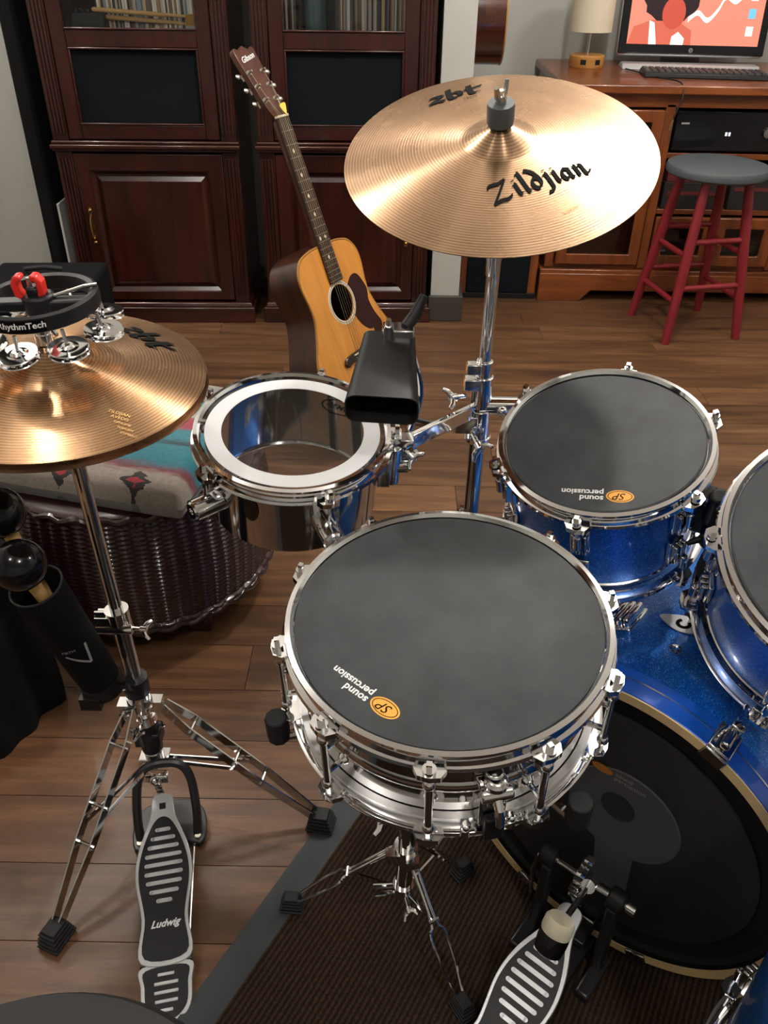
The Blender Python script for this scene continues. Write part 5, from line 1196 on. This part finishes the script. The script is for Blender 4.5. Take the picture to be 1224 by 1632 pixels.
MB().tube(spline([tb + V((.012, .026, .002)), m1 + V((.030, .040, -.03)), m1 + V((.045, .05, -.10)), ae + V((.018, .02, .014))], 5), .0045, 10).build('mount_rod', 'chrome', t)

# ================================================================== rug
re_ = V((.49, .872, 0)).normalized(); rx_ = V((re_.y, -re_.x, 0)); c0 = V((-.285, .525, 0))
RM = axes(c0 - re_ * .45, rx_, re_, V((0, 0, 1)))
t = empty('rug', RM); tag(t, 'dark brown ribbed rug with a grey border under the drums', 'rug')
RWd, RLn = 1.25, 1.29
MB().box((RWd / 2, RLn / 2, .0025), (RWd - .10, RLn - .10, .005)).build('pile', 'rug_pile', t, flat=True)
MB().frame(rect(0, RWd, 0, RLn), rect(.05, RWd - .05, .05, RLn - .05), 0, .0035).build('border', 'rug_border', t, flat=True)

# ================================================================== throne
t = empty('drum_throne', at(-.248, .147, .035)); tag(t, 'round black vinyl drum throne at the bottom edge', 'stool')
MB().lathe([(0, .43), (.172, .43), (.188, .44), (.194, .455), (.192, .478), (.184, .493), (.165, .499), (0, .502)], 64).build('cushion', 'throne_vinyl', t)
MB().tube([(.1935 * math.cos(2 * PI * k / 64), .1935 * math.sin(2 * PI * k / 64), .452) for k in range(64)], .003, 6, closed=True).build('piping', 'black_fabric', t)
MB().cyl((0, 0, .10), (0, 0, .43), .0127, n=20).build('post', 'chrome', t)
for k in range(3):
    a = rad(30 + 120 * k); q = MB().tube([(0.015 * math.cos(a), .015 * math.sin(a), .25), (.19 * math.cos(a), .19 * math.sin(a), -.01)], .008, 10).build('leg', 'chrome', t); MB().cyl((.19 * math.cos(a), .19 * math.sin(a), -.035), (.19 * math.cos(a), .19 * math.sin(a), .0), .013, .010, 14).build('rubber_foot', 'rubber', q)

# ================================================================== wicker ottoman, blanket, bag
OC = V((-.535, 1.495, 0))
t = empty('wicker_ottoman', at(OC.x, OC.y, 0)); tag(t, 'round dark brown wicker ottoman under the striped blanket', 'ottoman')
NS, NR = 64, 56; nu, nv_ = NS * 6, NR * 2; vv = []
for j in range(nv_ + 1):
    z = .085 + (.36 - .085) * j / nv_; rb_ = .272 + .012 * math.sin(PI * (z - .085) / .275) + (.006 if z < .10 else 0)
    for i in range(nu):
        a = 2 * PI * i / nu; w_ = math.cos(NS * a / 2 + PI * (j // 2)) ; r_ = rb_ + .0026 * w_ * (1 if j % 2 == 0 else .35)
        vv.append((r_ * math.cos(a), r_ * math.sin(a), z))
ff = [(j * nu + i, j * nu + (i + 1) % nu, (j + 1) * nu + (i + 1) % nu, (j + 1) * nu + i) for j in range(nv_) for i in range(nu)]
o = MB().add(vv, ff).build('woven_body', 'wicker', t, sharp=80); o['kind'] = 'stuff'
MB().lathe([(0, .352), (.268, .352), (.276, .358), (.276, .368), (.266, .374), (0, .374)], 64).build('top', 'wicker', t)
for z, rr_ in ((.088, .276), (.362, .276)):
    b = MB(); b.tube([((rr_ + .003 * math.cos(k * 1.3)) * math.cos(2 * PI * k / 160), (rr_ + .003 * math.cos(k * 1.3)) * math.sin(2 * PI * k / 160), z + .004 * math.sin(k * 1.3)) for k in range(160)], .007, 8, closed=True); b.build('braided_rim', 'wicker', t)
MB().lathe([(0, .078), (.262, .078), (.262, .086), (0, .086)], 48).build('bottom_board', 'box_dark', t)
for k in range(4):
    a = rad(-46 + 90 * k); MB().box((.205 * math.cos(a), .205 * math.sin(a), .041), (.05, .05, .082), None, taper=(1.15, 1.15)).build('leg', 'mahogany', t, bevel=.004)
# blanket
BLM = at(-.548, 1.455, .376, rad(-14))
o_ = MB(); NX, NY = 56, 48; LX, LY, TH = .50, .40, .072; top_, bot_ = [], []
for j in range(NY + 1):
    for i in range(NX + 1):
        u, v = -1 + 2 * i / NX, -1 + 2 * j / NY
        e = max(abs(u), abs(v)); rim = math.sqrt(max(0., 1 - max(0, (e - .86) / .14) ** 2))
        sq = 1 - .03 * (abs(u * v) ** 3)
        x, y = u * LX / 2 * sq, v * LY / 2 * sq
        wv = .005 * math.sin(9 * x + 4 * y) + .004 * math.sin(21 * y + 3)
        dr = -.035 * max(0, -v - .5) ** 1.5
        top_.append((x, y, TH * .5 + TH * .5 * rim + wv * rim + dr)); bot_.append((x, y, TH * .5 - TH * .5 * rim + (dr if v < -.45 else 0)))
n1 = NX + 1; ff = []
N_ = len(top_)
for j in range(NY):
    for i in range(NX):
        q = (j * n1 + i, j * n1 + i + 1, (j + 1) * n1 + i + 1, (j + 1) * n1 + i); ff.append(q); ff.append(tuple(N_ + k for k in reversed(q)))
edge = [i for i in range(NX)] + [j * n1 + NX for j in range(NY)] + [NY * n1 + i for i in range(NX, 0, -1)] + [j * n1 for j in range(NY, 0, -1)]
for k in range(len(edge)): a, c = edge[k], edge[(k + 1) % len(edge)]; ff.append((a, c, N_ + c, N_ + a))
o = MB().add(top_ + bot_, ff).build('folded_blanket', 'blanket', sharp=80, M=BLM); tag(o, 'folded woven blanket striped teal, red and grey on the ottoman', 'blanket')
# black bag at the left edge
vv = []; NU, NV = 72, 20
for j in range(NV + 1):
    tt = j / NV; z = .40 * tt
    for i in range(NU):
        a = 2 * PI * i / NU; k = 1 + .09 * math.sin(5 * a + 2.5 * tt) + .05 * math.sin(11 * a + 5 * tt) * (1 - tt * .4)
        prof_ = (1 - .30 * tt ** 2) * (1.0 if tt < .9 else 1 - (tt - .9) * 3)
        vv.append((.15 * prof_ * k * math.cos(a) + .02 * tt, .13 * prof_ * k * math.sin(a) + .03 * tt, z))
ff = [(j * NU + i, j * NU + (i + 1) % NU, (j + 1) * NU + (i + 1) % NU, (j + 1) * NU + i) for j in range(NV) for i in range(NU)] + [tuple(range(NU - 1, -1, -1)), tuple(range(NV * NU, (NV + 1) * NU))]
t = empty('cloth_bag', at(-.785, 1.10, 0)); tag(t, 'slumped black cloth bag on the floor at the left edge', 'bag')
MB().add(vv, ff).build('bag_body', 'black_fabric', t, sharp=80)
MB().tube(spline([(-.05, 0, .39), (-.04, -.05, .44), (.02, -.07, .43), (.06, -.02, .39)], 5), .006, 8).build('strap', 'black_fabric', t)
